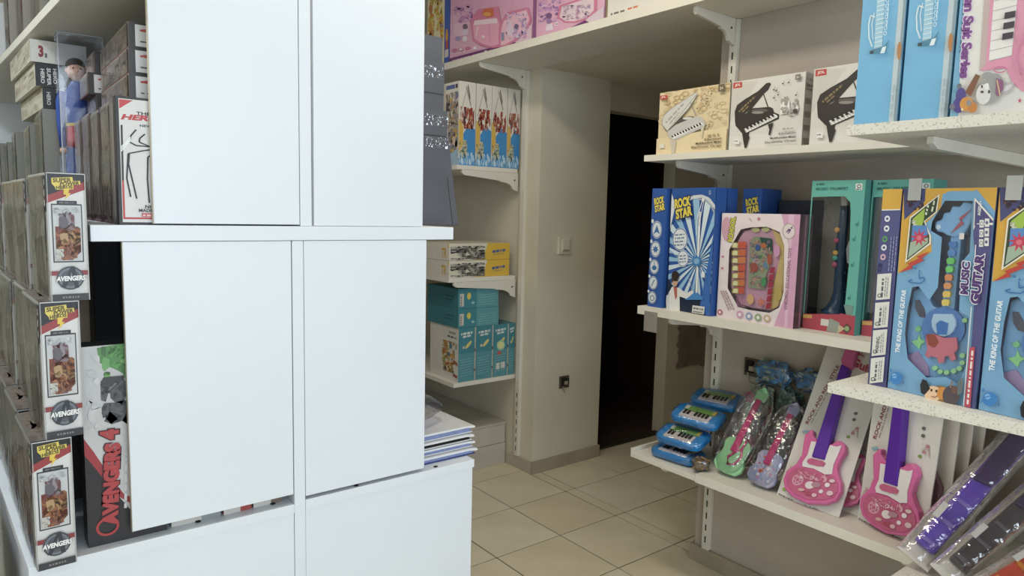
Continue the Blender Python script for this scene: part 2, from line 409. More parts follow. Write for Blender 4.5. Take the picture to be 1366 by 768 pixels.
outlet_plate('light_switch', 'cream light switch on the pillar beside the dark doorway', 'switch', (0.538, 0.28, 1.242), 0)
outlet_plate('wall_socket', 'open broken socket low on the pillar beside the doorway', 'socket', (0.57, 0.28, 0.484), 0, True)
outlet_plate('wall_socket', 'small dark socket on the wall behind the bagged toy keyboards', 'socket', (0.315, -1.05, 0.852), FACE_A, True)

# ------------------------------------------------------------------ shelves
def bracket_mb(x_wall, x_tip, y, z, th=0.014, drop=0.085):
    """steel shelf arm in the plane y: deep at the wall, tapering to its tip"""
    L = abs(x_wall-x_tip); s = 1 if x_tip > x_wall else -1; P = [(0, 0), (L, 0), (L, -0.016), (L*0.96, -0.026), (L*0.35, -0.044)]
    for i in range(6):
        a = math.pi/2*i/5; P.append((0.035 + (L*0.22)*(1-math.sin(a)), -0.050-(drop-0.050)*(1-math.cos(a))))
    P += [(0.004, -drop-0.012), (0, -drop-0.012)]
    if drop < 0.05: P = [(0, 0), (L, 0), (L, -0.014), (L*0.97, -0.024), (0, -0.030)]
    mb = MB(); mb.prism([(x_wall+s*p[0], z+p[1]) for p in P], y-th/2, y+th/2, METW, axis='y')
    mb.box((x_wall+s*0.024-0.004, y-th/2-0.002, z-0.042), (x_wall+s*0.024+0.004, y-th/2, z-0.034), SLOT)
    return mb
def wall_shelf(label, x0, x1, y0, y1, z, th, brackets, x_wall, board=LAMW, tipgap=0.03, group=None, drop=0.085):
    r = thing('wall_shelf', label, 'shelf', (x0, y0, z-th), group=group)
    m = MB(); m.box((x0, y0, z-th), (x1, y1, z), board); rel(m, r).build('shelf_board', r, bevel=0.0015)
    m = MB(); m.box((x0-0.0012, y0, z-th), (x0, y1, z), board); rel(m, r).build('edge_strip', r)
    for yb in brackets:
        rel(bracket_mb(x_wall, x0+tipgap, yb, z-th-0.0005, drop=drop), r).build('bracket', r, bevel=0.0015)
    return r
def upright(label, x, y, z0, z1, wid=0.034, dep=0.02, top=9):
    r = thing('shelf_upright', label, 'upright', (x, y, z0))
    m = MB(); m.box((-dep, -wid/2, 0), (0, wid/2, z1-z0), METW); m.build('rail', r, bevel=0.002)
    m = MB(); z = 0.03
    while z < min(top, z1-z0-0.04):
        m.box((-dep-0.0006, -0.0028, z), (-dep, 0.0028, z+0.026), SLOT); z += 0.05
    m.build('slots', r)['kind'] = 'stuff'
    return r
upright('white slotted shelf rail at the end of the right wall, beside the passage', 0.315, -0.893, 0.072, 2.149)
upright('white slotted shelf rail on the far wall by the pillar corner', 0.355, 0.40, 0.072, 2.149, top=0.36)
# right wall, three shelves
RX = -0.025
wall_shelf('white shelf on the right wall carrying the toy piano boxes', RX, 0.290, -1.785, -0.765, 1.632, 0.022, [-0.893], 0.2945)
wall_shelf('white shelf on the right wall carrying the blue and pink toy boxes', RX, 0.290, -1.785, -0.765, 1.075, 0.030, [-0.893], 0.2945)
wall_shelf('lowest white shelf on the right wall with bagged toys and pink guitars', RX, 0.290, -1.785, -1.065, 0.515, 0.030, [-1.75], 0.2945)
r = thing('wall_shelf', 'short low white shelf end holding the bagged blue toy keyboards', 'shelf', (RX, -1.063, 0.487))
m = MB(); m.box((RX, -1.063, 0.487), (0.290, -0.770, 0.507), LAMW); rel(m, r).build('shelf_board', r, bevel=0.0015)
m = MB(); m.box((RX, -0.770, 0.487), (0.290, -0.760, 0.522), METW); rel(m, r).build('end_lip', r, bevel=0.0015)
rel(bracket_mb(0.2945, RX+0.03, -0.893, 0.4865), r).build('bracket', r, bevel=0.0015)
# nearer deep unit
NX = -0.578
for z, lab in ((1.605, 'deep white speckled shelf at top right carrying the tall blue boxes'), (1.070, 'deep white speckled shelf at right carrying the toy guitar boxes'), (0.515, 'lowest deep shelf at right under the leaning purple packs')):
    wall_shelf(lab, NX if z > 0.6 else -0.26, 0.312, -3.2, -1.796, z, 0.021, [-1.915, -2.75] if z > 0.6 else [], 0.312, board=SPECK, tipgap=0.10, drop=0.04)
# long loft shelf
r = thing('wall_shelf', 'long wide white shelf high above the passage carrying the pink boxes', 'shelf', (0.03, -3.0, 2.151))
m = MB(); m.box((0.03, -4.0, 2.151), (0.313, -0.832, 2.186), LAMW); m.box((0.03, -0.832, 2.151), (0.354, 2.0, 2.186), LAMW); rel(m, r).build('shelf_board', r, bevel=0.0015)
m = MB(); m.box((0.0285, -4.0, 2.151), (0.03, 2.0, 2.186), LAMW); rel(m, r).build('edge_strip', r)
rel(bracket_mb(0.294, 0.06, -0.893, 2.1505), r).build('bracket', r, bevel=0.0015)
rel(bracket_mb(0.335, -0.0+0.045, 0.40, 2.1505), r).build('bracket', r, bevel=0.0015)
# far wall, three shelves
FX = -0.055
wall_shelf('far white shelf carrying the row of blue and white boxes', FX, 0.330, 0.435, 2.0, 1.642, 0.022, [0.442], 0.3345)
wall_shelf('far white shelf carrying the two flat yellow boxes', FX-0.04, 0.330, 0.435, 2.0, 1.072, 0.022, [0.442], 0.3345)
wall_shelf('far white lowest shelf carrying the teal boxes', FX, 0.352, 0.435, 2.0, 0.523, 0.022, [], 0.3345)

# ------------------------------------------------------------------ white double-sided shelving in the foreground
YF = -0.924
g = thing('shelving_unit', 'white double-sided shelving unit with blank end panels in the foreground', 'shelving', (-1.40, YF, 0))
def part(name, a, b, mt=LAM, bevel=0.0012, label=None):
    m = MB(); m.box(a, b, mt); o = rel(m, g).build(name, g, bevel=bevel)
    if label: o['label'] = label
    return o
def board(name, pts, z0, z1, mt=LAM):
    m = MB(); m.prism(pts, z0, z1, mt); return rel(m, g).build(name, g, bevel=0.0012)
YB = 1.5
part('spine_panel', (-1.407, YF+0.001, 0), (-1.380, YB, 1.334)); part('spine_panel', (-1.3855, YF+0.004, 1.3685), (-1.3575, YB, 2.30))
lx = lambda x, y: x-0.055*(y-YF)
board('base_shelf', [(-1.940, YF), (-1.4075, YF), (-1.4075, YB), (lx(-1.940, YB), YB)], 0.672, 0.695)
part('base_shelf', (-1.3795, YF, 0.676), (-0.876, YB, 0.699))
board('middle_shelf', [(-1.812, YF), (-0.960, YF), (-0.960, YB), (lx(-1.812, YB), YB)], 1.335, 1.368)
board('top_shelf', [(-1.797, YF+0.02), (-1.386, YF+0.02), (-1.386, YB), (-1.975, YB)], 1.855, 1.878, LAMW)
part('base_panel', (-1.925, YF+0.003, 0), (-1.408, YF+0.02, 0.6715)); part('base_panel', (-1.379, YF+0.003, 0), (-0.880, YF+0.02, 0.6755))
m = MB(); m.prism([(-1.925, YF+0.021), (lx(-1.925, YB), YB), (lx(-1.925, YB)+0.016, YB), (-1.909, YF+0.021)], 0, 0.6715, LAM); rel(m, g).build('base_panel', g)
part('base_panel', (-0.896, YF+0.021, 0), (-0.880, YB, 0.6755))
part('end_panel', (-1.757, YF+0.002, 0.720), (-1.409, YF+0.016, 1.334)); part('end_panel', (-1.3785, YF+0.002, 0.708), (-1.043, YF+0.016, 1.334))
part('end_panel', (-1.697, YF+0.004, 1.3715), (-1.387, YF+0.018, 2.30)); part('end_panel', (-1.352, YF+0.004, 1.3695), (-1.0545, YF+0.018, 2.30))
for a, b in (((-1.7575, YF+0.001, 0.719), (-1.757, YF+0.017, 1.334)), ((-1.6975, YF+0.003, 1.371), (-1.697, YF+0.019, 2.30))): part('edging', a, b, EDGE, 0, 'beige edge band')
part('back_panel', (-1.94, YB, 0), (-0.88, YB+0.016, 2.30))
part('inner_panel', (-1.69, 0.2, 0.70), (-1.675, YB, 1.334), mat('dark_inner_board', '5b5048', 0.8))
for x, z in ((-1.62, 0.6955), (-1.45, 0.6955)):
    m = MB(); m.ball((x, YF+0.03, z+0.0015), (0.007, 0.007, 0.0015), SLOT, 8, 4); rel(m, g).build('screw', g)
m = MB()
for x in (-1.24, -1.0): m.ball((x, YF+0.012, 0.7005), (0.007, 0.006, 0.0015), SLOT, 8, 4)
rel(m, g).build('screw', g)

# ================================================================== RIGHT-HAND SHELVES: BOXED TOYS
def relief(A, r, pts, y0, y1, mt, name, bevel=0.0, off=0.0):
    """a raised piece of a toy, outlined in the drawing units of its box face"""
    m = MB(); P = [A.U(p) for p in pts]; m.prism([(u*A.w, v*A.h) for u, v in P][::-1], y0+off, y1+off, mt if not isinstance(mt, str) else ink(mt, 0.3), axis='y')
    return m.build(name, r, bevel=bevel)
def circ(cx, cy, rx, ry, n=16): return [(cx+rx*math.cos(2*math.pi*i/n), cy+ry*math.sin(2*math.pi*i/n)) for i in range(n)]

# ---- toy guitar boxes on the deep shelf
GW, GH, GD = 0.172, 0.408, 0.06
gq = [(1199, 251.5), (1327, 251), (1302, 547.5), (1183.5, 522)]
def guitar_box(label, loc, yaw):
    r = carton('guitar_box', label, 'toy box', loc, (GW, GD, GH), '4d5fa6', yaw, 'toy guitar boxes on the deep shelf', skip=('front',))
    A = Art(GW, GH, gq, (1140, 230, 2.133))
    hole = [(248, 82), (328, 84), (322, 235), (300, 262), (294, 400), (322, 420), (316, 560), (296, 610), (262, 590), (205, 592), (150, 540), (140, 470), (146, 400), (158, 335), (176, 332), (208, 372), (232, 335), (241, 190), (208, 170), (212, 142)]
    fr = [(128.5, 46), (402, 45), (344.5, 677), (94, 622)]
    A.hole(fr, hole, '6fa8d6')
    A.crop = (1170, 240, 4.8)
    Y = 'dfa32c'
    A.poly([(140, 50), (400, 50), (388, 180), (345, 235), (290, 285), (290, 320), (330, 375), (333, 472), (115, 615)], Y)
    A.poly([(390, 50), (760, 50), (742, 212), (622, 66), (600, 74), (440, 74), (388, 100)], Y)
    A.poly([(138, 48), (285, 48), (282, 138), (148, 262)], '3e3f74'); A.blotch(150, 95, 275, 200, ['6f4a3c', '2a2438', '5d4c55'], 12, 18, 4)
    A.poly([(380, 92), (364, 214), (288, 272), (330, 372), (328, 424), (162, 548), (186, 246)], 'efe6cf')
    A.poly([(370, 108), (356, 210), (280, 272), (318, 370), (318, 416), (174, 530), (194, 252)], '2c3a24')
    A.poly([(285, 185), (280, 260), (270, 300), (210, 300), (205, 258)], '9cc13a'); A.poly([(205, 300), (300, 300), (310, 360), (200, 410)], '4d83cf'); A.poly([(195, 410), (310, 380), (310, 415), (182, 515)], '9fb79b')
    A.star(252, 380, 62, 26, 9, 'd4304c'); A.ell(252, 382, 16, 16, 'e86a7c'); A.blotch(200, 265, 240, 300, ['e8e2d2', 'b8bda8'], 6, 9, 3)
    A.words((302, 235), (318, 160), (285, 225), 'dfe3c0', 2, 4); A.words((340, 212), (358, 130), (325, 205), 'dfe3c0', 2, 5)
    A.poly([(325, 470), (240, 505), (255, 518), (180, 552), (196, 562), (122, 614), (218, 582), (206, 570), (292, 528), (272, 520)], 'c9342c')
    A.line([(215, 655), (190, 665), (205, 675), (270, 680), (295, 660), (290, 640), (262, 650), (258, 610)], 7, '2d68b4'); A.ell(232, 580, 6, 9, '2d68b4'); A.ell(262, 600, 5, 8, '2d68b4')
    # right violet strip
    A.crop = (1140, 230, 2.133)
    A.poly([(338, 82), (398, 152), (402, 100), (398, 200), (344, 680), (317, 672), (330, 560), (344, 300), (334, 180)], '4a4784')
    A.poly([(336, 74), (400, 146), (400, 156), (342, 152), (334, 170)], 'efe9dc'); A.poly([(339, 84), (394, 148), (344, 150), (337, 160)], '45427c')
    A.text('AGES 3+', (354, 128), (358, 84), (345, 127), 'f2efe6', 0.03)
    for y in (140, 168, 196): A.rect(352, y, 364, y+22, 'ece8e2'); A.rect(367, y-4, 380, y+20, 'ece8e2'); A.ring(358, y+11, 4, 6, 1.5, '5a568c', 8); A.ell(373, y+8, 4, 5, '5a568c', 8)
    A.line([(343, 212), (338, 330)], 3, 'ded8de')
    A.text('MUSIC', (324, 356), (329, 262), (300, 353), '4b2a70', 0.05, 'f1ecf4', 0.12)
    A.text('GUITAR', (357, 384), (370, 240), (329, 380), '4b2a70', 0.06, 'f1ecf4', 0.12)
    A.line([(334, 390), (316, 668)], 2.5, 'efeae2')
    A.poly([(331, 505), (346, 503), (335, 673), (319, 669)], 'c63f52'); A.words((331, 664), (343, 510), (323, 662), 'f3e4e2', 8, 9)
    A.text('THE KING OF THE GUITAR', (131, 524), (146, 343), (118, 521), 'f4f6f8', 0.03)
    # lower left: speech shape, planet badge, cartoon boy
    A.ell(123, 594, 17, 18, '2f7fd0'); A.ell(118, 588, 7, 7, '7db9ee'); A.line([(102, 605), (112, 590), (130, 584), (143, 588)], 3, '2f7fd0'); A.ell(108, 572, 3, 5, '2f7fd0'); A.words((146, 612), (148, 590), (142, 611), '3f66a8', 1, 3)
    A.ell(247, 638, 34, 25, '8a6238'); A.ell(230, 636, 25, 22, 'f0c49a'); A.poly([(193, 612), (200, 595), (212, 600), (222, 622), (206, 640), (196, 634)], '1d1c22')
    A.ell(226, 626, 3, 4, '2b1c18', 8); A.ell(240, 628, 3, 4, '2b1c18', 8); A.line([(226, 643), (236, 646), (244, 641)], 2, '8c3a2a'); A.ell(258, 634, 16, 18, 'd98634'); A.ell(282, 640, 24, 28, '4b3f45'); A.ell(292, 624, 9, 11, '6c4a3e'); A.line([(285, 600), (280, 618)], 5, '8c6a54'); A.poly([(300, 600), (316, 590), (314, 630), (300, 640)], '5d6a70')
    A.on(r, 'front', (GW, GD, GH))
    # the toy behind the window
    T = Art(GW, GH, gq, (1140, 230, 2.133)); T.full('76829f'); T.on(r, 'front', (GW, GD, GH), 'inner_tray', off=0.030)
    LB = mat('translucent_blue_toy_plastic', '86b6e4', 0.22, 0.03, 8, spec=0.5)
    t = relief(T, r, [(150, 345), (166, 336), (180, 342), (208, 390), (240, 404), (290, 404), (318, 416), (326, 470), (322, 570), (296, 616), (240, 604), (180, 590), (138, 545), (134, 470)], 0.012, 0.040, LB, 'toy_guitar_body', 0.003)
    relief(T, t, [(158, 372), (170, 372), (186, 400), (188, 424), (172, 420), (160, 400)], 0.010, 0.013, '4a4a5c', 'cutout')
    relief(T, t, circ(243, 452, 62, 60, 22), 0.008, 0.013, '4a80d0', 'blue_dial')
    relief(T, t, [(196, 478), (216, 468), (250, 480), (284, 478), (288, 510), (278, 522), (284, 540), (272, 546), (262, 530), (250, 534), (248, 550), (236, 552), (230, 536), (212, 532), (204, 538), (196, 528), (202, 512)], 0.004, 0.0085, 'd46a7c', 'pink_splash')
    relief(T, t, [(198, 470), (222, 470), (234, 492), (222, 508), (206, 500)], 0.003, 0.005, '9c3c30', 'dark_red_fleck')
    relief(T, t, [(218, 412), (272, 412), (282, 430), (282, 446), (274, 462), (262, 472), (250, 476), (236, 474), (222, 464), (214, 448), (213, 430)], 0.0025, 0.0085, 'a8cdec', 'hub', 0.001)
    relief(T, t, [(228, 440), (240, 430), (262, 438), (258, 470), (232, 470)], 0.001, 0.003, '2e6cc4', 'hub_mark')
    for i, (x, y) in enumerate(((300, 530), (300, 550), (292, 566), (276, 574), (256, 578), (238, 576), (222, 566), (305, 430))): relief(T, t, circ(x, y, 8, 7, 8), 0.006, 0.0125, '97dc9a', 'green_button')
    relief(T, t, [(150, 492), (168, 486), (172, 470), (178, 486), (190, 492), (178, 500), (174, 514), (162, 502)], 0.010, 0.0125, '8be08c', 'green_star')
    relief(T, t, [(160, 452), (172, 446), (178, 458), (170, 464), (162, 462)], 0.010, 0.0125, '7ad08a', 'green_note')
    relief(T, t, [(140, 530), (170, 520), (200, 560), (205, 588), (180, 590), (146, 560)], 0.0095, 0.0125, '9d87b8', 'violet_flap')
    n = relief(T, r, [(258, 180), (288, 182), (270, 420), (232, 420)], 0.010, 0.030, LB, 'toy_guitar_neck', 0.002)
    for k, c in enumerate(('3a76c6', '4a88d4', '5fd05a', '6ade66', 'f08c50', 'ee9858', 'f2cc50', 'f0d058')):
        y = 212+k*24; x = 267-k*2.4; relief(T, n, [(x-11, y-4), (x-6, y-10), (x+9, y-10), (x+12, y-2), (x+9, y+8), (x-8, y+8)], 0.004, 0.0105, c, 'fret_button')
    hd = relief(T, r, [(212, 158), (216, 142), (232, 138), (238, 118), (256, 116), (262, 98), (284, 100), (296, 84), (322, 90), (326, 120), (318, 150), (300, 180), (270, 190), (248, 184), (236, 176), (220, 174)], 0.006, 0.032, LB, 'toy_guitar_headstock', 0.003)
    relief(T, hd, [(320, 108), (284, 134), (292, 140), (262, 178), (300, 150), (290, 142)], 0.0045, 0.007, 'b04a56', 'red_bolt')
    relief(T, hd, circ(226, 160, 7, 8, 10), 0.0045, 0.007, 'c4dcf4', 'tuning_peg')
    m = MB(); P = [A.U(p) for p in hole]; v3 = [Vector((u*GW, -0.0001, v*GH)) for u, v in P]
    m.face(v3, CLEAR); m.build('clear_window', r)
    S = Art(0.06, GH); S.full('4a4784'); S.rect(0, 0, 100, 14, 'dfa32c'); S.on(r, 'left', (GW, GD, GH), 'printed_side')
    m = MB(); m.box((0.012, -0.0045, 0.385), (0.037, -0.0030, 0.428), mat('grey_hang_tab', 'b4b4b0', 0.4)); m.build('hang_tab', r)
    m = MB(); P = [A.U(p) for p in ((293, 178), (307, 178), (306, 196), (292, 196))]; m.face([(u*GW, -0.0022, v*GH) for u, v in P], ink('d8d4cc')); m.build('price_label', r)
    return r
YG = -math.pi/2-0.147
guitar_box('blue toy guitar box with orange top, left of the two on the deep shelf', (-0.515, -1.8885, 1.07), YG)
guitar_box('blue toy guitar box with orange top, right of the two, cut by the photo edge', (-0.5405, -2.0625, 1.07), YG)
# the box standing edge-on beside them
r = carton('guitar_box', 'navy toy guitar box standing edge-on with white warning panels on its spine', 'toy box', (-0.516, -1.849, 1.07), (0.0375, 0.172, 0.408), '45437c', FACE_A)
A = Art(0.0375, 0.408, [(1173, 252), (1199, 252), (1183, 521), (1158, 512.5)], (1140, 230, 2.133)); A.full('45457f')
A.poly([(70, 46), (126, 46), (121, 105), (66, 105)], 'dfa32c'); A.line([(66, 106), (121, 106)], 3, 'efe9dc')
for (x, y, c) in ((84, 131, 'e8e6ea'), (83, 159, 'e8e6ea'), (79, 189, '4d9a50'), (77, 213, 'e8e6ea'), (75, 240, 'd8a8b4')): A.ell(x, y, 8, 9, c, 12); A.ell(x, y, 4, 4, '45457f', 8)
A.text('CE', (70, 282), (73, 258), (60, 281), '20204a', 0.03)
for i in range(3): A.words((94+i*8, 282), (100+i*8, 180), (90+i*8, 281), '8f8fc0', 9, i)
for k, (a, b, x0, x1) in enumerate(((288, 362, 58, 98), (370, 443, 54, 94), (449, 523, 50, 90), (529, 602, 46, 85))):
    A.poly([(x0+3, a), (x1+4, a), (x1, b), (x0, b)], 'ddd9d0')
    if k == 2: A.text('WARNING.', (x0+20, b-6), (x0+24, a+18), (x0+9, b-6), '2c2c34', 0.02)
    else: A.words((x0+20, b-6), (x0+23, a+10), (x0+12, b-6), '55545c', 4, k)
    for q in range(2): A.words((x0+27+q*6, b-8), (x0+30+q*6, a+8), (x0+23+q*6, b-8), '8a8890', 6, k*3+q)
    A.ring(x0+10, b-12, 5, 5, 2, '3a3a40', 10)
A.on(r, 'front', (0.0375, 0.172, 0.408))

# ---- rock star microphone boxes on the middle shelf
RQ = [(178, 68), (432, 68), (408, 664), (161, 633)]; cr = (840, 230, 3.492)
RQ = [(cr[0]+x/cr[2], cr[1]+y/cr[2]) for x, y in RQ]
def rock_logo(A, o, sc):
    x, y = o
    A.text('ROCK', (x, y), (x+92*sc, y-15*sc), (x-5*sc, y-46*sc), 'f3dc3c', 0.05, '1c2a5c', 0.14)
    A.text('STAR', (x+8*sc, y+50*sc), (x+102*sc, y+30*sc), (x+2*sc, y+4*sc), 'f3dc3c', 0.05, '1c2a5c', 0.14)
def rock_front(label, loc, w=0.207, d=0.05, h=0.437, yaw=FACE_A-0.12):
    r = carton('microphone_box', label, 'toy box', loc, (w, d, h), '1c4fae', yaw, 'blue microphone boxes on the middle shelf')
    A = Art(w, h, RQ, cr); A.full('1f57b8')
    cx, cy = 335, 412
    for k in range(26):
        a = 2*math.pi*k/26; b = a+2*math.pi/52*1.1
        A.poly([(cx, cy), (cx+330*math.cos(a), cy+330*math.sin(a)), (cx+330*math.cos(b), cy+330*math.sin(b))], '8fc4ee' if k % 2 else 'd6ebfa')
    A.poly([(150, 60), (440, 60), (440, 165), (400, 120), (330, 105), (250, 130), (180, 240), (150, 260)], '1d4ea8')
    A.poly([(160, 640), (150, 470), (190, 520), (230, 560), (410, 600), (410, 670)], '15213c'); A.poly([(350, 640), (440, 200), (440, 680)], '2a66c4')
    A.line([(260, 130), (300, 112), (350, 108), (390, 122), (432, 165)], 16, 'd9dee6'); A.line([(330, 122), (372, 124), (404, 150), (428, 190)], 8, '9fb0c8')
    A.poly([(176, 90), (200, 150), (172, 260)], 'e8eef6'); A.line([(150, 345), (260, 420), (300, 430)], 4, '69a8e4')
    A.ell(232, 308, 45, 54, 'e9f1f8'); A.ring(232, 308, 41, 50, 4, '2c5fb8'); A.ell(252, 398, 33, 40, 'e9f1f8'); A.ring(252, 398, 30, 36, 3, '2c5fb8')
    for i in range(4): A.words((202, 292+i*16), (262, 288+i*16), (202, 284+i*16), '5577a8', 3, i)
    for i in range(3): A.words((230, 390+i*14), (275, 387+i*14), (230, 383+i*14), '5577a8', 2, i+5)
    A.line([(345, 180), (335, 560)], 11, 'f2f5f8'); A.poly([(340, 185), (352, 182), (350, 245), (338, 245)], 'd2d8e0'); A.line([(358, 128), (330, 210), (328, 290)], 4, 'f2f5f8'); A.line([(366, 130), (345, 230)], 3, 'f2f5f8'); A.ell(362, 126, 9, 9, 'e8ecf2')
    A.star(333, 410, 34, 20, 9, '2b80d2'); A.ell(333, 410, 16, 14, '7fb8e8'); A.poly([(270, 590), (300, 565), (340, 555), (372, 575), (374, 588)], '3b86d8')
    # a singer in a white suit
    A.poly([(180, 640), (175, 560), (195, 530), (235, 535), (280, 560), (310, 545), (322, 556), (280, 585), (240, 575), (244, 650)], 'eeeef0'); A.poly([(165, 640), (160, 575), (182, 560), (178, 640)], 'dcdfe6'); A.poly([(203, 532), (224, 532), (226, 575), (216, 592)], 'c05a48')
    A.ell(213, 505, 15, 24, 'd6a482'); A.ell(212, 478, 22, 22, '2a1d1a'); A.poly([(193, 480), (200, 482), (198, 512), (192, 505)], '2a1d1a'); A.rect(200, 496, 228, 504, '1a1a1e'); A.line([(292, 490), (316, 548)], 3, 'aab4c4')
    rock_logo(A, (203, 166), 1.0)
    A.poly([(318, 614), (388, 620), (384, 656), (314, 648)], 'e4e4e0'); A.words((322, 632), (382, 638), (322, 622), '5a5a60', 5, 2); A.words((320, 646), (380, 652), (320, 638), '5a5a60', 6, 3)
    A.poly([(366, 458), (384, 460), (382, 486), (364, 484)], 'e8eef4'); A.ring(403, 92, 5, 10, 2, 'c8d8ea', 6)
    A.on(r, 'front', (w, d, h)); return r
def rock_spine(label, loc, yaw, w=0.07, d=0.2, h=0.437, icons=True):
    r = carton('microphone_box', label, 'toy box', loc, (w, d, h), '1c4fae', yaw, 'blue microphone boxes on the middle shelf')
    A = Art(w, h, [(82, 68), (155, 68), (150, 628), (52, 620)]); A.full('1f4fae')
    rock_logo(A, (92, 128), 0.56)
    if icons:
        for i, y in enumerate((225, 310, 395, 480, 565)):
            x = 108-i*5; A.ell(x, y, 28, 37, 'dfe8f2'); A.ring(x, y, 25, 33, 3, '274f96', 16)
            if i == 0: A.poly([(x, y-20), (x+18, y+18), (x, y+8), (x-18, y+18)], '2f67b4')
            elif i == 1: A.star(x, y, 20, 10, 7, '2f67b4')
            elif i == 2: A.ell(x, y+5, 15, 12, '2f67b4'); A.line([(x, y-25), (x, y)], 4, '2f67b4')
            elif i == 3: A.line([(x-10, y+18), (x+8, y-18)], 6, '58789c')
            else: A.ring(x, y+4, 13, 16, 5, '4a6a94', 10)
            A.ell(x-24, y-36, 7, 9, 'e6ecf2', 8)
    A.on(r, 'front', (w, d, h)); return r
ZS = 1.075
rock_spine('blue microphone box standing edge-on at the shelf end with five round pictures', (0.0, -0.790, ZS), FACE_A-0.04)
rock_front('blue microphone box set back, mostly hidden behind the front one', (0.080, -0.870, ZS))
rock_front('blue microphone box facing out with a singer in a white suit', (0.012, -0.874, ZS))
rock_spine('blue microphone box edge-on behind the pink learning pad box', (0.112, -1.100, ZS), FACE_A, d=0.12, icons=False)
carton('dark_toy_box', 'plain dark navy box behind the pink learning pad box', 'toy box', (0.205, -1.18, ZS), (0.20, 0.07, 0.40), '222436', FACE_A)

# ---- pink learning pad box
w, d, h = 0.288, 0.07, 0.352
r = carton('learning_pad_box', 'pink and white box with a toy learning pad in its window', 'toy box', (0.008, -1.092, ZS), (w, d, h), 'ead6de', FACE_A-0.04, skip=('front', 'right'))
LQ = [(108, 170), (500, 175), (458, 748), (68, 690)]
A = Art(w, h, LQ)
hole = [(250, 240), (330, 236), (395, 262), (418, 330), (412, 560), (390, 640), (340, 668), (240, 655), (180, 640), (128, 545), (140, 350), (200, 250)]
A.hole([(106, 168), (502, 173), (460, 750), (66, 692)], hole, 'eedfe4')
A.poly([(405, 172), (502, 172), (458, 755), (360, 738), (430, 560), (440, 330)], 'dc9fc6'); A.poly([(440, 172), (470, 172), (440, 480), (430, 740), (415, 740), (436, 470)], 'e9bcd8')
A.ell(130, 250, 26, 62, 'd9a0b8'); A.text('SCHOOL', (158, 316), (178, 190), (132, 312), 'd6cf3c', 0.05, '4a4a2c', 0.13)
A.ell(442, 258, 33, 40, 'b9a8a0'); A.ell(442, 258, 28, 35, 'ead9dc'); A.text('3', (440, 272), (456, 250), (426, 264), '5a3a78', 0.05); A.text('+', (458, 250), (464, 236), (448, 246), '5a3a78', 0.04)
A.text('CHILDREN EDUCATIONAL TOYS', (430, 650), (456, 342), (414, 648), 'a8688e', 0.02)
A.star(292, 198, 12, 5, 5, 'd87a92'); A.line([(245, 195), (255, 210)], 4, 'c88aa0'); A.star(108, 386, 9, 4, 5, 'd87a92'); A.star(104, 445, 9, 4, 5, 'd0708a')
for i in range(3): A.words((90+i*12, 560), (130+i*14, 660), (100+i*12, 556), 'b89aa6', 6, i)
A.ell(88, 668, 13, 14, 'c04858'); A.ell(88, 668, 7, 8, 'eedfe4')
for x, y, c in ((190, 678, 'd79ac4'), (237, 686, '8a9cc8'), (284, 692, '8aa878'), (330, 696, 'cfae88')): A.ell(x, y, 18, 20, c, 8); A.ell(x, y, 9, 10, 'efe6ea', 6)
A.on(r, 'front', (w, d, h))
T = Art(w, h, LQ); T.full('d9bccb'); T.on(r, 'front', (w, d, h), 'inner_tray', off=0.04)
pad = relief(T, r, [(250, 246), (330, 242), (388, 268), (412, 330), (404, 560), (382, 634), (338, 660), (240, 646), (185, 630), (136, 540), (148, 350), (205, 258)], 0.008, 0.030, mat('pink_toy_plastic', 'e2b4cc', 0.3, 0.02), 'learning_pad', 0.004)
relief(T, pad, [(352, 246), (392, 272), (414, 332), (404, 560), (380, 634), (340, 655), (330, 640), (360, 520), (390, 400), (380, 330)], 0.004, 0.009, 'e2c478', 'yellow_edge')
P = Art(w, h, LQ)
for x, y in ((272, 252), (322, 250)): P.ell(x, y, 20, 12, 'cbd08a')
P.poly([(262, 284), (352, 292), (352, 370), (345, 420), (320, 480), (312, 550), (230, 540), (240, 320)], '9fb08a'); P.poly([(290, 288), (354, 296), (354, 358), (312, 354)], '28564c')
P.blotch(240, 300, 345, 540, ['c9a070', '6f98bc', 'b86a5c', 'd6c79a', '8a6a9c', '4f8a5c', 'c8b0c0'], 60, 13, 6)
P.ell(283, 340, 14, 16, '3c62b0'); P.ell(312, 330, 13, 14, 'd8743c'); P.ell(342, 398, 12, 28, 'c65a40'); P.ell(262, 440, 20, 24, 'b9574c')
for i in range(7):
    y = 312+i*38; P.poly([(186-i*2, y), (226-i*2, y-2), (224-i*2, y+32), (184-i*2, y+32)], '%02x%02x%02x' % (0xc8, 0x4a+(i % 3)*18, 0x38)); P.poly([(150, y+30), (152, y+8), (168, y+2), (186, y+6), (184, y+32)], '9c8a3c'); P.poly([(156, y+28), (158, y+10), (168, y+6), (182, y+9), (180, y+29)], 'd9d8a4')
for i in range(6): y = 438+i*36; P.poly([(348-i*4, y), (372-i*4, y-2), (366-i*4, y+28), (342-i*4, y+30)], '9c2638')
P.ell(382, 355, 16, 30, 'c88ab8'); P.star(300, 615, 24, 12, 6, 'c86a5a'); P.ell(245, 600, 18, 26, 'd0a06a'); P.ell(314, 512, 14, 22, '3a8a50'); P.ell(390, 570, 16, 34, 'b49a48')
for i in range(5): P.words((178+i*9, 640), (172+i*9, 590), (184+i*9, 640), 'b06a9c', 4, i)
P.on(r, 'front', (w, d, h), 'pad_print', off=0.0035)
m = MB(); m.face([(w, 0, 0), (w, d, 0), (w, d, h), (w, 0, h)], HAZY); m.face([(0.01, 0.0006, 0.02), (w-0.01, 0.0006, 0.02), (w-0.01, 0.0006, h-0.02), (0.01, 0.0006, h-0.02)], CLEAR); m.build('clear_window', r)
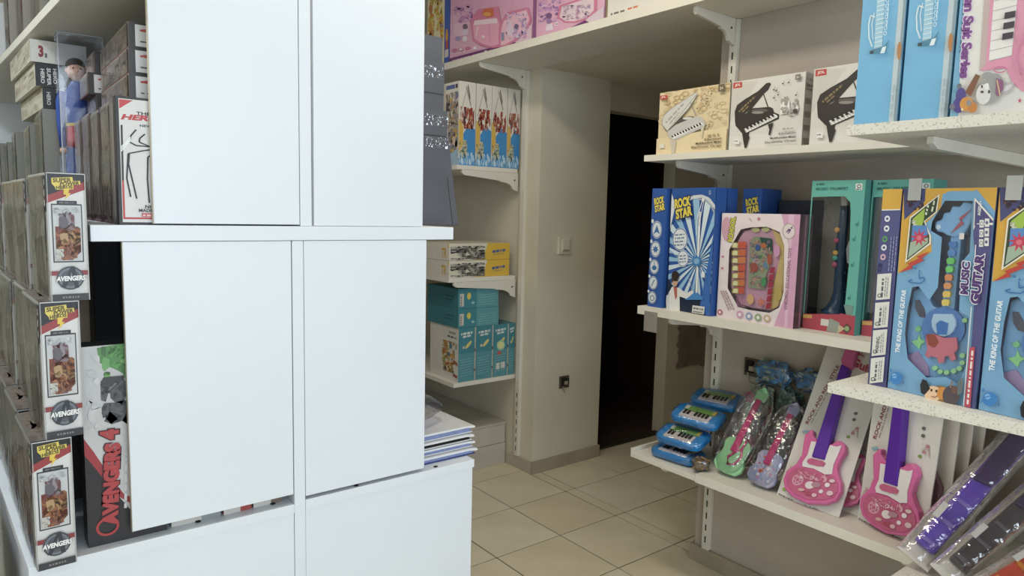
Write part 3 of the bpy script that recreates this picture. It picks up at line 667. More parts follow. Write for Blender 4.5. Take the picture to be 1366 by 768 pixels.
m = MB(); m.box((w-0.003, 0.03, 0.002), (w-0.0005, 0.036, h-0.004), ink('cf8fb8')); m.build('pink_edge', r)

# ---- trumpet boxes
TQ = [(108, 64), (314, 64), (268, 668), (65, 640)]
def trumpet_box(label, loc, yaw=FACE_A-0.02):
    w, d, h = 0.163, 0.085, 0.455
    r = carton('trumpet_box', label, 'toy box', loc, (w, d, h), '3f8f86', yaw, 'teal trumpet boxes on the middle shelf', skip=('front', 'left'))
    A = Art(w, h, TQ, (0, 0, 1))
    hole = [(108, 126), (235, 126), (254, 150), (256, 180), (250, 380), (234, 545), (238, 588), (72, 588)]
    A.hole([(107, 62), (315, 62), (270, 670), (63, 642)], hole, '57b3a2')
    A.poly([(66, 584), (240, 584), (276, 590), (268, 672), (60, 645)], 'b83a48'); A.poly([(68, 586), (104, 588), (104, 602), (66, 600)], 'd8a04a'); A.poly([(215, 580), (270, 590), (264, 625), (210, 615)], 'b8384a'); A.poly([(176, 600), (214, 618), (210, 660), (160, 650)], '8f9a8c'); A.poly([(140, 602), (172, 606), (168, 632), (138, 628)], 'd8d2c8')
    A.poly([(240, 618), (262, 638), (240, 662), (222, 642)], '5d3a34'); A.ell(242, 640, 9, 10, '8fae6a'); A.poly([(210, 625), (235, 640), (205, 660)], 'c9b48c'); A.poly([(230, 545), (268, 550), (262, 590), (238, 580)], '6c8f86')
    A.words((124, 82), (158, 82), (124, 72), '2f6e66', 2, 1); A.text('MUSIC TRUMPET', (122, 101), (248, 101), (122, 90), '2f7068', 0.02)
    A.poly([(276, 78), (302, 78), (301, 104), (275, 104)], 'dfe8e2'); A.ring(289, 89, 7, 6, 3, '2c3c3a', 10); A.words((277, 102), (300, 102), (277, 97), '3a4a48', 2, 2)
    for x, y in ((280, 235), (268, 292), (262, 392), (250, 520)): A.ell(x, y, 5, 5, '2f8478', 8); A.line([(x+4, y), (x+8, y-14)], 2, '2f8478')
    A.on(r, 'front', (w, d, h))
    T = Art(w, h, TQ); T.full('74716b'); T.on(r, 'front', (w, d, h), 'inner_back', off=0.078)
    NV = mat('navy_toy_plastic', '27405a', 0.25, 0.03)
    f = lambda x, y: (lambda u: (u[0]*w, 0.045, u[1]*h))(T.U((x, y)))
    m = MB(); m.tube([f(203, 160), f(200, 215), f(190, 300), f(185, 420), f(182, 500), f(178, 540), f(172, 575), f(168, 588)], [0.011, 0.013, 0.015, 0.016, 0.018, 0.024, 0.038, 0.046], NV, 14); m.tube([f(205, 420), f(222, 430), f(232, 455), f(225, 490), f(205, 500)], 0.008, NV, 8)
    tb = m.build('toy_trumpet', r, smooth=True)
    m = MB(); m.tube([f(206, 124), f(203, 165)], [0.014, 0.010], mat('pale_mouthpiece', 'c9c6be', 0.35), 12); m.build('mouthpiece', tb)
    for y, c in ((254, 'e09a4a'), (296, 'c04a6a'), (344, 'e0a83c'), (364, '3fa898'), (390, 'b8486a')):
        m = MB(); p = f(184-(y-254)*.08, y); m.ball((p[0], p[1]-0.016, p[2]), (0.009, 0.006, 0.008), ink(c, .3), 10, 6); m.build('key_button', tb, smooth=True)
    relief(T, tb, [(228, 300), (240, 292), (252, 300), (250, 380), (238, 392), (222, 384), (218, 330)], 0.03, 0.04, '8f9898', 'grip')
    m = MB(); m.face([(0, 0.0005, 0.07), (w*0.7, 0.0005, 0.07), (w*0.7, 0.0005, h*0.89), (0, 0.0005, h*0.89)], CLEAR); m.face([(0, 0, 0), (0, d, 0), (0, d, h), (0, 0, h)], HAZY); m.build('clear_window', r)
    return r
trumpet_box('teal box with a toy trumpet in its window, beside the pink pad box', (0.045, -1.3835, ZS))
trumpet_box('teal toy trumpet box half hidden behind the navy guitar box spine', (0.075, -1.552, ZS))

# ---- toy piano boxes on the top shelf
def organ_box(label, loc, w, yaw, cream):
    h, d = 0.222, 0.09
    r = carton('toy_piano_box', label, 'toy box', loc, (w, d, h), 'd9c8a0' if cream else 'd6d3cc', yaw, 'toy piano boxes on the top shelf')
    if cream:
        A = Art(w, h, [(145, 225), (505, 197), (492, 542), (135, 556)]); A.full('e3cfa2')
        rnd = random.Random(2)
        for i in range(60):
            x, y = rnd.uniform(150, 500), rnd.uniform(210, 420); A.ring(x, y, rnd.uniform(6, 17), rnd.uniform(6, 15), 4, rnd.choice(['d2b47c', 'eedcb4', 'cfae74']), 9)
        A.poly([(135, 470), (500, 420), (500, 560), (130, 560)], 'ecd6a8'); b = 'd2d2cf'; ln = '8f8c86'
        A.rect(153, 240, 191, 261, 'c8352f'); A.text('JDL', (158, 256), (184, 255), (158, 245), 'f2e8e2', 0.03)
        A.poly([(166, 378), (172, 350), (205, 318), (250, 290), (340, 236), (348, 240), (330, 275), (300, 320), (195, 430), (165, 395)], b); A.line([(166, 378), (172, 350), (205, 318), (250, 290), (340, 236), (348, 240), (195, 430), (165, 395), (166, 378)], 2.5, ln)
        A.words((190, 390), (290, 285), (182, 380), 'a8a49c', 5, 1); A.words((210, 395), (262, 335), (203, 388), 'a8a49c', 4, 2)
        A.line([(312, 285), (342, 358)], 4, ln); A.poly([(232, 390), (270, 362), (310, 358), (336, 362), (300, 378), (250, 392)], '4a4644'); A.ell(300, 368, 26, 7, 'd8d6d2')
        A.poly([(196, 432), (240, 398), (345, 360), (372, 366), (390, 395), (388, 416), (240, 478), (205, 470)], 'c4c4c0'); A.poly([(212, 458), (368, 392), (382, 404), (224, 474)], 'f0efea')
        for i in range(11): t = i/10.5; A.poly([(215+t*150, 456-t*62), (222+t*150, 453-t*62), (230+t*150, 462-t*60), (222+t*150, 466-t*60)], '262220')
        A.poly([(214, 478), (245, 484), (236, 546), (220, 546)], 'cfc6b2'); A.poly([(370, 420), (386, 416), (378, 470), (372, 470)], 'd8ccac')
        A.poly([(454, 206), (484, 203), (482, 240), (453, 243)], '6a5c44'); A.text('3+', (460, 234), (478, 232), (460, 218), 'd8ccb0', 0.03)
        for x, y in ((370, 280), (350, 320), (420, 250), (395, 300)): A.ell(x, y, 4, 3, '3a3430', 7); A.line([(x+3, y), (x+6, y-14)], 1.5, '3a3430')
        A.rect(156, 496, 182, 520, 'e8e2d2')
        A.words((405, 470), (470, 463), (405, 456), 'a8946c', 2, 7); A.text('Education', (390, 488), (474, 483), (390, 476), '6a4a28', 0.02); A.text('Multifunction Music', (346, 507), (474, 500), (346, 496), '4a3422', 0.03); A.text('Electronic Organ', (325, 530), (474, 523), (325, 515), '6a4a28', 0.02)
    else:
        A = Art(w, h, [(508, 192), (880, 142), (858, 525), (497, 541)]); A.full('dcd9d3'); b = '2c2420'
        A.poly([(500, 400), (640, 190), (508, 192)], 'd0ccc5'); A.poly([(497, 541), (497, 470), (858, 440), (858, 530)], 'e2dfd9')
        A.poly([(514, 196), (558, 192), (558, 220), (513, 226)], 'c8352f'); A.text('JDL', (521, 219), (551, 215), (521, 203), 'f2e8e2', 0.03)
        A.poly([(524, 345), (535, 310), (575, 280), (640, 240), (680, 200), (698, 197), (704, 206), (690, 235), (668, 256), (610, 330), (580, 350), (545, 380), (526, 385)], b); A.words((548, 350), (630, 270), (542, 338), '8a7448', 6, 1); A.words((565, 350), (600, 315), (560, 342), '8a7448', 3, 2)
        A.line([(667, 256), (693, 330)], 5, b); A.poly([(526, 385), (585, 350), (610, 328), (700, 322), (716, 330), (722, 350), (748, 362), (746, 384), (600, 450), (596, 478), (560, 450), (530, 415)], b); A.ell(650, 340, 42, 9, '56504c'); A.ell(640, 350, 30, 7, '8d857e')
        A.poly([(574, 432), (722, 358), (738, 366), (740, 376), (584, 452)], 'f0efea')
        for i in range(12): t = i/12; A.line([(576+t*148, 434-t*74), (588+t*152, 450-t*75)], 1.5, '6a6662')
        for i in range(8): t = i/8.0; A.poly([(582+t*142, 424-t*70), (592+t*142, 419-t*70), (600+t*144, 430-t*70), (590+t*144, 435-t*70)], '17120f')
        A.poly([(566, 452), (604, 472), (590, 525), (580, 530), (574, 500)], b); A.poly([(694, 412), (722, 402), (712, 440), (706, 466), (697, 464), (702, 440)], b)
        A.poly([(755, 300), (800, 292), (806, 355), (756, 362)], 'f0efec'); A.blotch(758, 270, 850, 370, ['c9c6c0', 'b4b0aa', '8d8984', 'e8e6e2'], 26, 11, 4)
        A.poly([(822, 338), (842, 334), (842, 358), (824, 360)], '3c3632')
        for x, y in ((722, 236), (735, 240), (768, 205), (797, 200), (724, 278), (745, 262), (835, 265)): A.ell(x, y, 5, 4, '3a3430', 7); A.line([(x+3, y), (x+6, y-16)], 1.5, '3a3430')
        A.poly([(832, 160), (858, 156), (857, 184), (831, 187)], '7a7468'); A.text('3+', (837, 180), (852, 178), (837, 168), 'e2dfd8', 0.03)
        A.rect(530, 484, 556, 508, 'f0efec'); A.words((533, 498), (552, 497), (533, 490), '55504c', 2, 3)
        A.words((770, 442), (828, 438), (770, 430), 'a8a49c', 2, 7); A.text('Education', (752, 466), (836, 461), (752, 454), '5a544c', 0.02); A.text('Multifunction Music', (710, 488), (838, 481), (710, 477), '3c3632', 0.03); A.text('Electronic Organ', (684, 513), (838, 505), (684, 498), '5a544c', 0.02)
    A.on(r, 'front', (w, d, h))
    S = Art(d, h); S.full('c9c6c0')
    S.words((8, 12), (60, 12), (8, 6), 'a8a49c', 2, 1); S.text('Electronic', (8, 19), (80, 19), (8, 14), '3c3632', 0.02); S.text('Organ', (8, 25), (50, 25), (8, 20), '3c3632', 0.02)
    for y in (34, 52, 70, 88): S.rect(6, y, 42, y+8, '8f8a84'); S.ell(78, y+4, 24, 8, '2f2a28'); S.ell(78, y+3, 12, 3, '8f8a84')
    S.on(r, 'right', (w, d, h), 'printed_side'); return r
ZP = 1.632
organ_box('cream toy piano box at the left end of the top shelf', (0.002, -0.803, ZP), 0.298, FACE_A, True)
organ_box('white toy piano box with a black grand piano, middle of the three', (0.0, -1.108, ZP), 0.252, FACE_A+0.03, False)
organ_box('white toy piano box cut off by the tall blue box', (-0.004, -1.392, ZP), 0.262, FACE_A, False)

# ---- tall blue boxes and the toy keyboard box on the deep top shelf
cT = (1130, 0, 3.4915)
def blue_box(label, loc, second=False):
    w, d, h = 0.0835, 0.16, 0.42
    q = [(80, -408), (284, -420), (240, 560), (32, 572)]; q = [(cT[0]+x/cT[2], cT[1]+y/cT[2]) for x, y in q]
    r = carton('tall_toy_box', label, 'toy box', loc, (w, d, h), '5aa6d6', FACE_A, 'tall blue boxes on the deep top shelf')
    A = Art(w, h, q, cT); A.full('67b0de')
    A.poly([(288, -420), (240, 565), (203, 560), (250, -420)], 'b9c8cf'); A.poly([(288, -420), (240, 565), (226, 565), (272, -420)], '7f97a4')
    wht = 'dcecf4'
    A.poly([(135, -300), (172, -302), (160, 225), (122, 235)], '9fd0ea'); A.line([(122, 80), (100, 70), (92, 110), (96, 170), (112, 212)], 6, wht); A.line([(118, 60), (108, 110), (116, 180)], 4, wht)
    for i in range(26): y = 215-i*20; x = 122+i*0.9; A.line([(x, y), (x+38, y-4)], 4, wht)
    A.poly([(108, 236), (122, 226), (172, 218), (195, 188), (180, 240), (112, 246)], '3f7f9c'); A.rect(106, 232, 124, 246, '2c3c48'); A.poly([(165, 222), (184, 218), (176, 248), (156, 248)], wht)
    for i in range(10): y = 160-i*24; A.ring(176+i, y, 7, 9, 2.5, wht, 8)
    A.words((186, 130), (192, 20), (180, 130), wht, 6, 3)
    A.ell(246, 245, 10, 40, 'b8763e'); A.words((226, 540), (236, 380), (212, 540), '9fb4bc', 5, 5)
    A.on(r, 'front', (w, d, h)); return r
ZN = 1.605
blue_box('tall light blue toy box, left of the two on the deep top shelf', (-0.570, -1.8045, ZN))
blue_box('tall light blue toy box, right of the two, beside the toy keyboard box', (-0.570, -1.8935, ZN))
w, d, h = 0.35, 0.10, 0.42
q = [(533, -437), (1717, -614), (1657, 466), (470, 543)]; q = [(cT[0]+x/cT[2], cT[1]+y/cT[2]) for x, y in q]
r = carton('toy_keyboard_box', 'white and pink toy keyboard box with a cartoon rabbit at top right', 'toy box', (-0.570, -1.9815, ZN), (w, d, h), 'dfd8d4', FACE_A)
A = Art(w, h, q, cT); A.full('e6e1dc')
A.poly([(533, -437), (560, -440), (515, 200), (512, 545), (466, 548)], '6aaad4'); A.poly([(470, 440), (512, 440), (500, 548), (462, 548)], '76b4da'); A.ell(478, 215, 14, 46, 'c8803c'); A.words((468, 245), (474, 185), (484, 245), 'f0d8b0', 2, 2)
A.words((505, 275), (520, -60), (516, 275), '3a6a94', 12, 4)
A.text('Musician Suit Series', (527, -100), (512, 380), (580, -100), '7a3c8c', 0.05, 'efd9ee', 0.11)
PK = 'e78fb0'
A.poly([(655, -500), (1600, -650), (1600, 420), (820, 440), (770, 400), (740, 345), (612, 352), (640, 120)], PK); A.poly([(640, -500), (668, -500), (640, 330), (612, 352)], 'c4a8a4')
A.poly([(690, -440), (812, -460), (764, 292), (655, 312)], 'ece5e2')
for i in range(19): y = 300-i*40; A.line([(656+i*2, y+12), (766+i*2.3, y-6)], 2.5, 'b4a6a8')
for i, y in enumerate((205, 163, 122, 40, 0, -80, -120, -160, -240, -280)): x = 718+(205-y)*.075; A.poly([(x, y), (x+52, y-6), (x+50, y+20), (x-2, y+26)], '3c2f38')
A.ring(850, 300, 60, 70, 8, 'd47ca0'); A.ring(905, 300, 120, 130, 6, 'd984a6'); A.ring(715, 350, 30, 12, 5, 'd06a90', 12); A.star(816, 478, 12, 5, 5, 'cf4a74'); A.star(900, 470, 14, 6, 5, 'cf4a74')
# cartoon rabbit with a small guitar
gy = '9b9698'
A.ell(655, 372, 26, 14, gy); A.ell(690, 395, 40, 30, gy); A.ell(755, 425, 34, 17, 'b4aeb0', rot=-.6); A.ell(757, 425, 22, 9, 'd6ccd0', rot=-.6); A.ell(665, 440, 58, 50, gy); A.ell(640, 450, 36, 42, 'ddd9d6'); A.ell(655, 418, 12, 14, 'efece8'); A.ell(632, 418, 4, 7, '2a2426'); A.ell(668, 440, 5, 7, '2a2426'); A.ell(634, 440, 8, 5, '4a3038'); A.poly([(700, 385), (735, 395), (735, 430), (715, 460), (700, 450)], '8a4f78'); A.line([(704, 392), (722, 455)], 6, 'd9b27a')
A.ell(530, 455, 26, 34, '4b3c8c'); A.ell(520, 495, 30, 32, '47388a'); A.ell(488, 500, 14, 14, '6c6a7c'); A.ell(520, 415, 12, 12, '6c6a7c'); A.poly([(550, 440), (600, 365), (622, 375), (580, 460)], '7c4a30'); A.ell(560, 490, 34, 30, 'd98a34'); A.ell(590, 505, 24, 22, 'c9762c'); A.ell(572, 485, 13, 13, '8a8684'); A.ell(540, 512, 6, 6, 'f0d8a0')
A.on(r, 'front', (w, d, h))

# ================================================================== LOW SHELF: BAGGED TOYS AND CARDED GUITARS
PINK = mat('glossy_pink_plastic', 'd56aa0', 0.25, 0.02, 5, spec=0.5)
PURP = mat('purple_plastic', '5a2a9c', 0.3, 0.03, 5)
ROSE = mat('rose_translucent_plastic', 'c8688c', 0.25, 0.08, 30)
WHITEP = mat('white_toy_plastic', 'e6dfe0', 0.3, 0.02)
CQ = [(528, -360), (905, -345), (864, 578), (496, 512)]
def carded_guitar(label, loc, lean, yaw, group='pink toy guitars on white cards'):
    w, h = 0.207, 0.545
    r = thing('toy_guitar', label, 'toy guitar', loc, (-lean, 0, yaw), group)
    m = MB(); m.box((0, 0, 0), (w, 0.004, h), ink('dcd5d0')); m.build('backing_card', r)
    A = Art(w, h, CQ); A.full('dcd6d2')
    A.poly([(491, 487), (849, 583), (888, 480), (512, 400)], 'd4d2cb')
    for k in range(5): A.poly([(640+k*30, -330), (660+k*30, -320), (700+k*30, 520), (560+k*40, 500)], 'd9d0d0' if k % 2 else 'dfdad5')
    A.text('ROCK AND ROLL STYLE', (553, 115), (632, -235), (533, 110), '8c3a38', 0.03)
    A.words((572, 105), (640, -200), (562, 104), 'a89a98', 12, 2)
    A.text('Music', (660, -330), (760, -300), (663, -352), 'b83e58', 0.03); A.text('Guitar', (690, -250), (880, -190), (694, -300), 'b83e58', 0.05)
    A.poly([(650, -320), (668, -300), (660, -270), (640, -290)], 'e0a23c'); A.poly([(800, -300), (830, -280), (800, -275)], '5a3a48'); A.words((740, -180), (800, -165), (742, -190), '5a504c', 3, 4)
    for x, y, c in ((800, 55, '5c5a58'), (830, 100, 'c47a8a'), (815, 130, 'c8848e'), (800, 20, '5c5a58'), (795, 153, '7a9a3c'), (545, 160, '8ab4cc'), (560, 155, '8ab4cc'), (530, 478, '8fae3c')): A.ell(x, y, 11, 9, c, 8)
    for k in range(3): A.line([(805+k*16, 130-k*14), (832+k*6, 95+k*22), (845, 150)], 3, 'cd8f98'); A.line([(510+k*8, 390-k*20), (535+k*4, 350+k*12)], 3, 'd79aa8')
    A.words((508, 516-6), (600, 540-6), (508, 506-6), '6a645e', 5, 7); A.ell(668, 548, 8, 8, '2c3a34', 10); A.text('ACE', (690, 560), (745, 572), (690, 542), '3a3632', 0.02); A.words((770, 575), (800, 580), (770, 566), '3a3632', 2, 5)
    A.on(r, 'front', (w, 0.004, h), 'card_print')
    T = Art(w, h, CQ)
    body = relief(T, r, [(572, 185), (600, 150), (612, 152), (618, 180), (650, 205), (700, 215), (735, 214), (760, 190), (785, 190), (808, 205), (822, 240), (808, 280), (800, 330), (818, 368), (845, 405), (858, 450), (842, 500), (790, 528), (690, 538), (605, 516), (550, 480), (528, 435), (532, 392), (572, 345), (588, 290), (578, 230)], -0.026, -0.0018, PINK, 'guitar_body', 0.005)
    relief(T, body, [(622, 215), (655, 216), (655, 300), (725, 305), (730, 222), (770, 225), (795, 215), (790, 260), (780, 320), (786, 372), (750, 380), (680, 358), (615, 355), (608, 335), (624, 290)], -0.030, -0.0255, WHITEP, 'white_pickguard', 0.001)
    relief(T, r, [(664, -230), (712, -215), (728, 306), (652, 298)], -0.034, -0.0018, PURP, 'guitar_neck', 0.003)
    relief(T, r, [(655, -330), (690, -350), (722, -335), (725, -240), (712, -215), (664, -228), (650, -260)], -0.026, -0.0018, PINK, 'guitar_headstock', 0.003)
    relief(T, body, [(636, 315), (652, 306), (720, 312), (738, 322), (732, 340), (700, 342), (650, 338), (636, 330)], -0.034, -0.0295, ROSE, 'bridge', 0.001)
    P = [(612, 362), (680, 366), (740, 382), (800, 384), (832, 420), (842, 455), (828, 490), (780, 510), (690, 520), (612, 500), (566, 468), (548, 430), (556, 398), (580, 370)]
    pan = relief(T, body, P, -0.029, -0.0255, ROSE, 'control_panel', 0.001)
    D = Art(w, h, CQ); D.ring(612, 428, 28, 26, 6, 'e6a4bc', 14); D.ring(612, 428, 13, 12, 5, 'e6a4bc', 10)
    for k in range(6): a = k*1.047; D.ell(612+20*math.cos(a), 428+19*math.sin(a), 4, 4, 'e6a4bc', 6)
    D.blotch(600, 380, 770, 420, ['e0a2b8', 'b8486e', 'e8b8c8', 'c86a8e'], 40, 9, 3); D.ell(686, 446, 26, 20, 'ead9dc'); D.ell(780, 432, 14, 12, 'f0e2e6'); D.ell(756, 470, 12, 10, 'f0dfe4'); D.ell(806, 472, 18, 13, 'e6bcc8'); D.ell(800, 408, 16, 9, 'e8c4d0'); D.ell(720, 440, 26, 14, 'b07a8c'); D.ell(694, 490, 24, 10, 'b03c56'); D.ell(726, 494, 14, 10, 'e8b4c4'); D.ell(648, 476, 18, 8, 'dca0a0')
    D.on(body, 'front', (w, 0, h), 'panel_print', off=-0.0292)
    return r
cg1 = carded_guitar('pink toy guitar on a white card leaning far back beside the bagged guitars', (0.040, -1.338, 0.5165), math.radians(29), FACE_A)
carded_guitar('pink toy guitar on an upright white card, nearest the purple packs', (0.078, -1.583, 0.516), math.radians(5), FACE_A-0.2)
carded_guitar('pink toy guitar on a white card half hidden behind and between the other two', (0.098, -1.412, 0.5165), math.radians(29), FACE_A).scale = (.82, .82, .82)
for k, (dx, dy) in enumerate(((0.040, -0.035), (0.070, -0.058), (0.100, -0.078))):
    w, h = 0.19, 0.50
    r = thing('toy_card', ('first', 'second', 'last')[k] + ' of the white cards packed edge-on behind the upright pink guitar', 'toy', (0.082+dx, -1.60+dy, 0.5155), (-0.03, 0, FACE_A-0.2), 'white cards behind the upright guitar')
    m = MB(); m.box((0, 0, 0), (w, 0.004, h), ink('cfc6bd')); m.build('backing_card', r)
    m = MB(); m.prism([(0.03, 0.05), (0.16, 0.05), (0.17, 0.17), (0.13, 0.24), (0.115, 0.45), (0.08, 0.45), (0.07, 0.24), (0.03, 0.18)][::-1], -0.016, -0.0005, mat('mauve_plastic', '8a6a78', .4), axis='y'); m.build('guitar_body', r, bevel=0.003)

# ---- blue toy keyboards in clear bags
TBL = mat('bright_blue_toy_plastic', '2f8fd8', 0.28, 0.03, 6, spec=0.5); TGR = mat('toy_green_plastic', '7fae58', 0.35, 0.05)
def rrect(w, d, r, n=4):
    P = []
    for cx, cy, a0 in ((w-r, r, -90), (w-r, d-r, 0), (r, d-r, 90), (r, r, 180)):
        for i in range(n+1): a = math.radians(a0+90*i/n); P.append((cx+r*math.cos(a), cy+r*math.sin(a)))
    return P
def bag_mesh(c, rad, seed, mt=BAG, nu=22, nv=14, sq=0.62, amp=0.10):
    rnd = random.Random(seed); ph = [rnd.uniform(0, 6.28) for _ in range(9)]
    mb = MB(); rx, ry, rz = rad; vs = []; fs = []
    for j in range(nv+1):
        for i in range(nu):
            th = math.pi*j/nv; p = 2*math.pi*i/nu
            q = Vector((math.sin(th)*math.cos(p), math.sin(th)*math.sin(p), math.cos(th)))
            q = Vector([math.copysign(abs(v)**sq, v) for v in q])
            k = 1+amp*(math.sin(5*p+ph[0]+3*th)+math.sin(9*p+ph[1]-4*th)*.6+math.sin(7*th+ph[2]+2*p)*.7)*.5
            vs.append((c[0]+q.x*rx*k, c[1]+q.y*ry*k, c[2]+max(q.z*rz*k, -rz)))
    for j in range(nv):
        for i in range(nu): fs.append((j*nu+i, (j+1)*nu+i, (j+1)*nu+(i+1) % nu, j*nu+(i+1) % nu))
    mb.add(vs, fs, mt); return mb
def toy_keyboard(label, loc, rot, group='bagged blue toy keyboards on the low shelf'):
    r = thing('toy_keyboard', label, 'toy keyboard', loc, rot, group); w, d = 0.19, 0.115
    m = MB(); m.prism([(x-w/2, y) for x, y in rrect(w, d, 0.03, 5)], 0.004, 0.030, TBL); b = m.build('keyboard_body', r, bevel=0.008)
    m = MB(); m.prism([(x-0.062, y+0.062) for x, y in rrect(0.124, 0.034, 0.008, 3)], 0.029, 0.034, TGR); m.build('green_top_panel', r, bevel=0.002)
    m = MB()
    for i in range(8): m.box((-0.058+i*0.0146, 0.012, 0.030), (-0.0444+i*0.0146, 0.054, 0.036), WHITEP)
    ks = m.build('white_keys', r, bevel=0.0008)
    m = MB()
    for i in (0, 1, 3, 4, 5, 6): m.box((-0.049+i*0.0146, 0.028, 0.036), (-0.0405+i*0.0146, 0.054, 0.040), SLOT)
    m.build('black_keys', ks)
    m = MB(); m.prism([(0.05, 0.066), (0.062, 0.066), (0.062, 0.092), (0.05, 0.092)], 0.030, 0.036, ink('e2b84a')); m.prism([(-0.06, 0.066), (-0.045, 0.066), (-0.045, 0.09), (-0.06, 0.09)], 0.030, 0.036, ink('e8e2d0')); m.build('buttons', r)
    bag_mesh((0, 0.052, 0.0235), (0.098, 0.062, 0.0233), len(label)+int(loc[1]*-100), amp=0.06).build('clear_bag', r, smooth=True)
    return r
Z3 = 0.507
fr = (0.22, 0, FACE_A+0.25)
toy_keyboard('blue toy keyboard in a clear bag, bottom one of the front pile', (0.005, -0.925, Z3+0.001), (0.05, 0, FACE_A+0.1))
toy_keyboard('blue toy keyboard in a clear bag, middle one of the front pile', (0.025, -0.935, Z3+0.052), (0.30, 0.0, FACE_A+0.12))
toy_keyboard('blue toy keyboard in a clear bag, topmost of the front pile', (0.085, -0.955, Z3+0.125), (0.28, 0.05, FACE_A+0.2))
toy_keyboard('blue toy keyboard in a clear bag, behind the front pile', (0.200, -0.955, Z3+0.172), (0.25, 0.0, FACE_A+0.2))
def crumple(name, label, cat, loc, rad, cols, seed, group, bag=True):
    """a bagged toy of which only folds and patches of colour can be seen"""
    r = thing(name, label, cat, loc, (0, 0, seed*1.3), group); rnd = random.Random(seed)
    mt = [ink(c, .35) for c in cols]; mb = bag_mesh((0, 0, rad[2]), (rad[0]*.9, rad[1]*.9, rad[2]*.93), seed, mt[0], 30, 20, 0.75, 0.34)
    k0 = len(mb.mats)
    for c in mt[1:]: mb.mi(c)
    mb.m = [rnd.choice([0]*3+list(range(len(mb.mats)))) if rnd.random() < .55 else (mb.m[i-1] if i else 0) for i in range(len(mb.f))]
    mb.build('folded_contents', r)
    if bag: bag_mesh((0, 0, rad[2]), rad, seed+5, amp=0.10).build('clear_bag', r, smooth=True)
    return r
crumple('toy_bag', 'bagged brown and yellow toy tucked at the right of the keyboard pile', 'toy', (0.020, -1.052, 0.5155), (0.026, 0.030, 0.022), ['6a5030', 'b98a3a', '3a3026', '5a7a9c'], 3, 'small bagged toys')
crumple('toy_bag', 'bagged brown toy wedged between the keyboards and the green guitar', 'toy', (0.118, -1.062, 0.5155), (0.024, 0.014, 0.055), ['4a3c30', '7a6440', '2c2826'], 4, 'small bagged toys')
for k, (x, y, z, a, b, c, cs, lb) in enumerate((
        (0.284, -1.115, 0.5155, 0.026, 0.047, 0.083, ['5c6a60', '2f3a40', '8a9078', '40586c'], 'grey green bagged toy at the bottom left of the heap by the wall'),
        (0.284, -1.225, 0.5155, 0.026, 0.047, 0.083, ['4c5a58', '2f3a40', '7a8478', '54707c'], 'dark bagged toy at the bottom middle of the heap by the wall'),
        (0.284, -1.330, 0.5155, 0.026, 0.046, 0.078, ['55625a', '33413e', '8a8a74'], 'dark bagged toy at the bottom right of the heap by the wall'),
        (0.282, -1.115, 0.686, 0.027, 0.048, 0.058, ['8f947c', '4c5c50', '33506c', 'a8a894'], 'pale green bagged toy at the middle left of the heap by the wall'),
        (0.282, -1.225, 0.687, 0.027, 0.046, 0.060, ['3f5f58', '2c4440', '7c8a78', '3c6a8c'], 'green bagged toy in the middle of the heap by the wall'),
        (0.282, -1.330, 0.677, 0.027, 0.045, 0.053, ['4a5a56', '3a4a48', '70808a'], 'grey bagged toy at the middle right of the heap by the wall'),
        (0.280, -1.155, 0.812, 0.029, 0.070, 0.043, ['2f6fa8', '24425c', 'a4aea0', '5a7a60', '8c8c70'], 'blue bagged toy on top of the heap by the wall, left one'),
        (0.280, -1.305, 0.815, 0.029, 0.062, 0.038, ['2c5f90', '25384a', 'aab0a4', '4d6a52', '7a7c62'], 'blue bagged toy on top of the heap by the wall, right one'))):
    crumple('toy_bag', lb, 'toy', (x, y, z), (a, b, c), cs, 11+k, 'heap of bagged toys by the wall').rotation_euler = (0, 0, 0)
# ---- small guitars in bags
def bag_guitar(label, loc, rot, body, trim, face, s=1.0, seed=1):
    r = thing('toy_guitar', label, 'toy guitar', loc, rot, 'small bagged toy guitars')
    O = [(0.0, 0.0), (0.045, 0.004), (0.068, 0.028), (0.070, 0.058), (0.056, 0.085), (0.056, 0.105), (0.064, 0.135), (0.052, 0.158), (0.030, 0.166)]
    P = [(x*s, y*s) for x, y in O] + [(-x*s, y*s) for x, y in O[:0:-1]]
    m = MB(); m.prism(P[::-1], -0.020*s, 0.004, body, axis='y'); b = m.build('guitar_body', r, bevel=0.006)
    m = MB(); m.prism([(-0.016*s, 0.10*s), (0.016*s, 0.10*s), (0.013*s, 0.36*s), (-0.013*s, 0.36*s)], -0.028*s, -0.0205*s, trim, axis='y'); m.build('guitar_neck', r, bevel=0.002)
    m = MB(); m.prism([(-0.024*s, 0.355*s), (0.024*s, 0.355*s), (0.03*s, 0.40*s), (0.0, 0.425*s), (-0.03*s, 0.40*s)], -0.024*s, -0.008, body, axis='y'); m.build('guitar_headstock', r, bevel=0.003)
    m = MB()
    if face == 'loop':
        pts = [(0.03, 0.125), (0.045, 0.09), (0.03, 0.05), (0.0, 0.04), (-0.012, 0.07), (0.01, 0.105), (0.03, 0.125), (0.035, 0.165)]
        m.tube([(x*s, -0.0235*s, y*s) for x, y in pts], 0.0055*s, trim, 8); m.build('pink_strap', r, smooth=True)
    else:
        rnd = random.Random(seed)
        for i in range(26): x, z = rnd.uniform(-.045, .045), rnd.uniform(.02, .14); m.ball((x*s, -0.0205*s, z*s), (rnd.uniform(.004, .011)*s, 0.004, rnd.uniform(.004, .011)*s), ink(rnd.choice(['d8502c', 'e8e2ea', '8aa4d0', 'd88ab8', 'c8c2d0', 'e0b04a'])), 8, 5)
        m.build('speckled_panel', r)
    bag_mesh((0, -0.010, 0.205*s), (0.080*s, 0.026, 0.2045*s), seed+3, amp=0.05, sq=0.7).build('clear_bag', r, smooth=True)
    return r
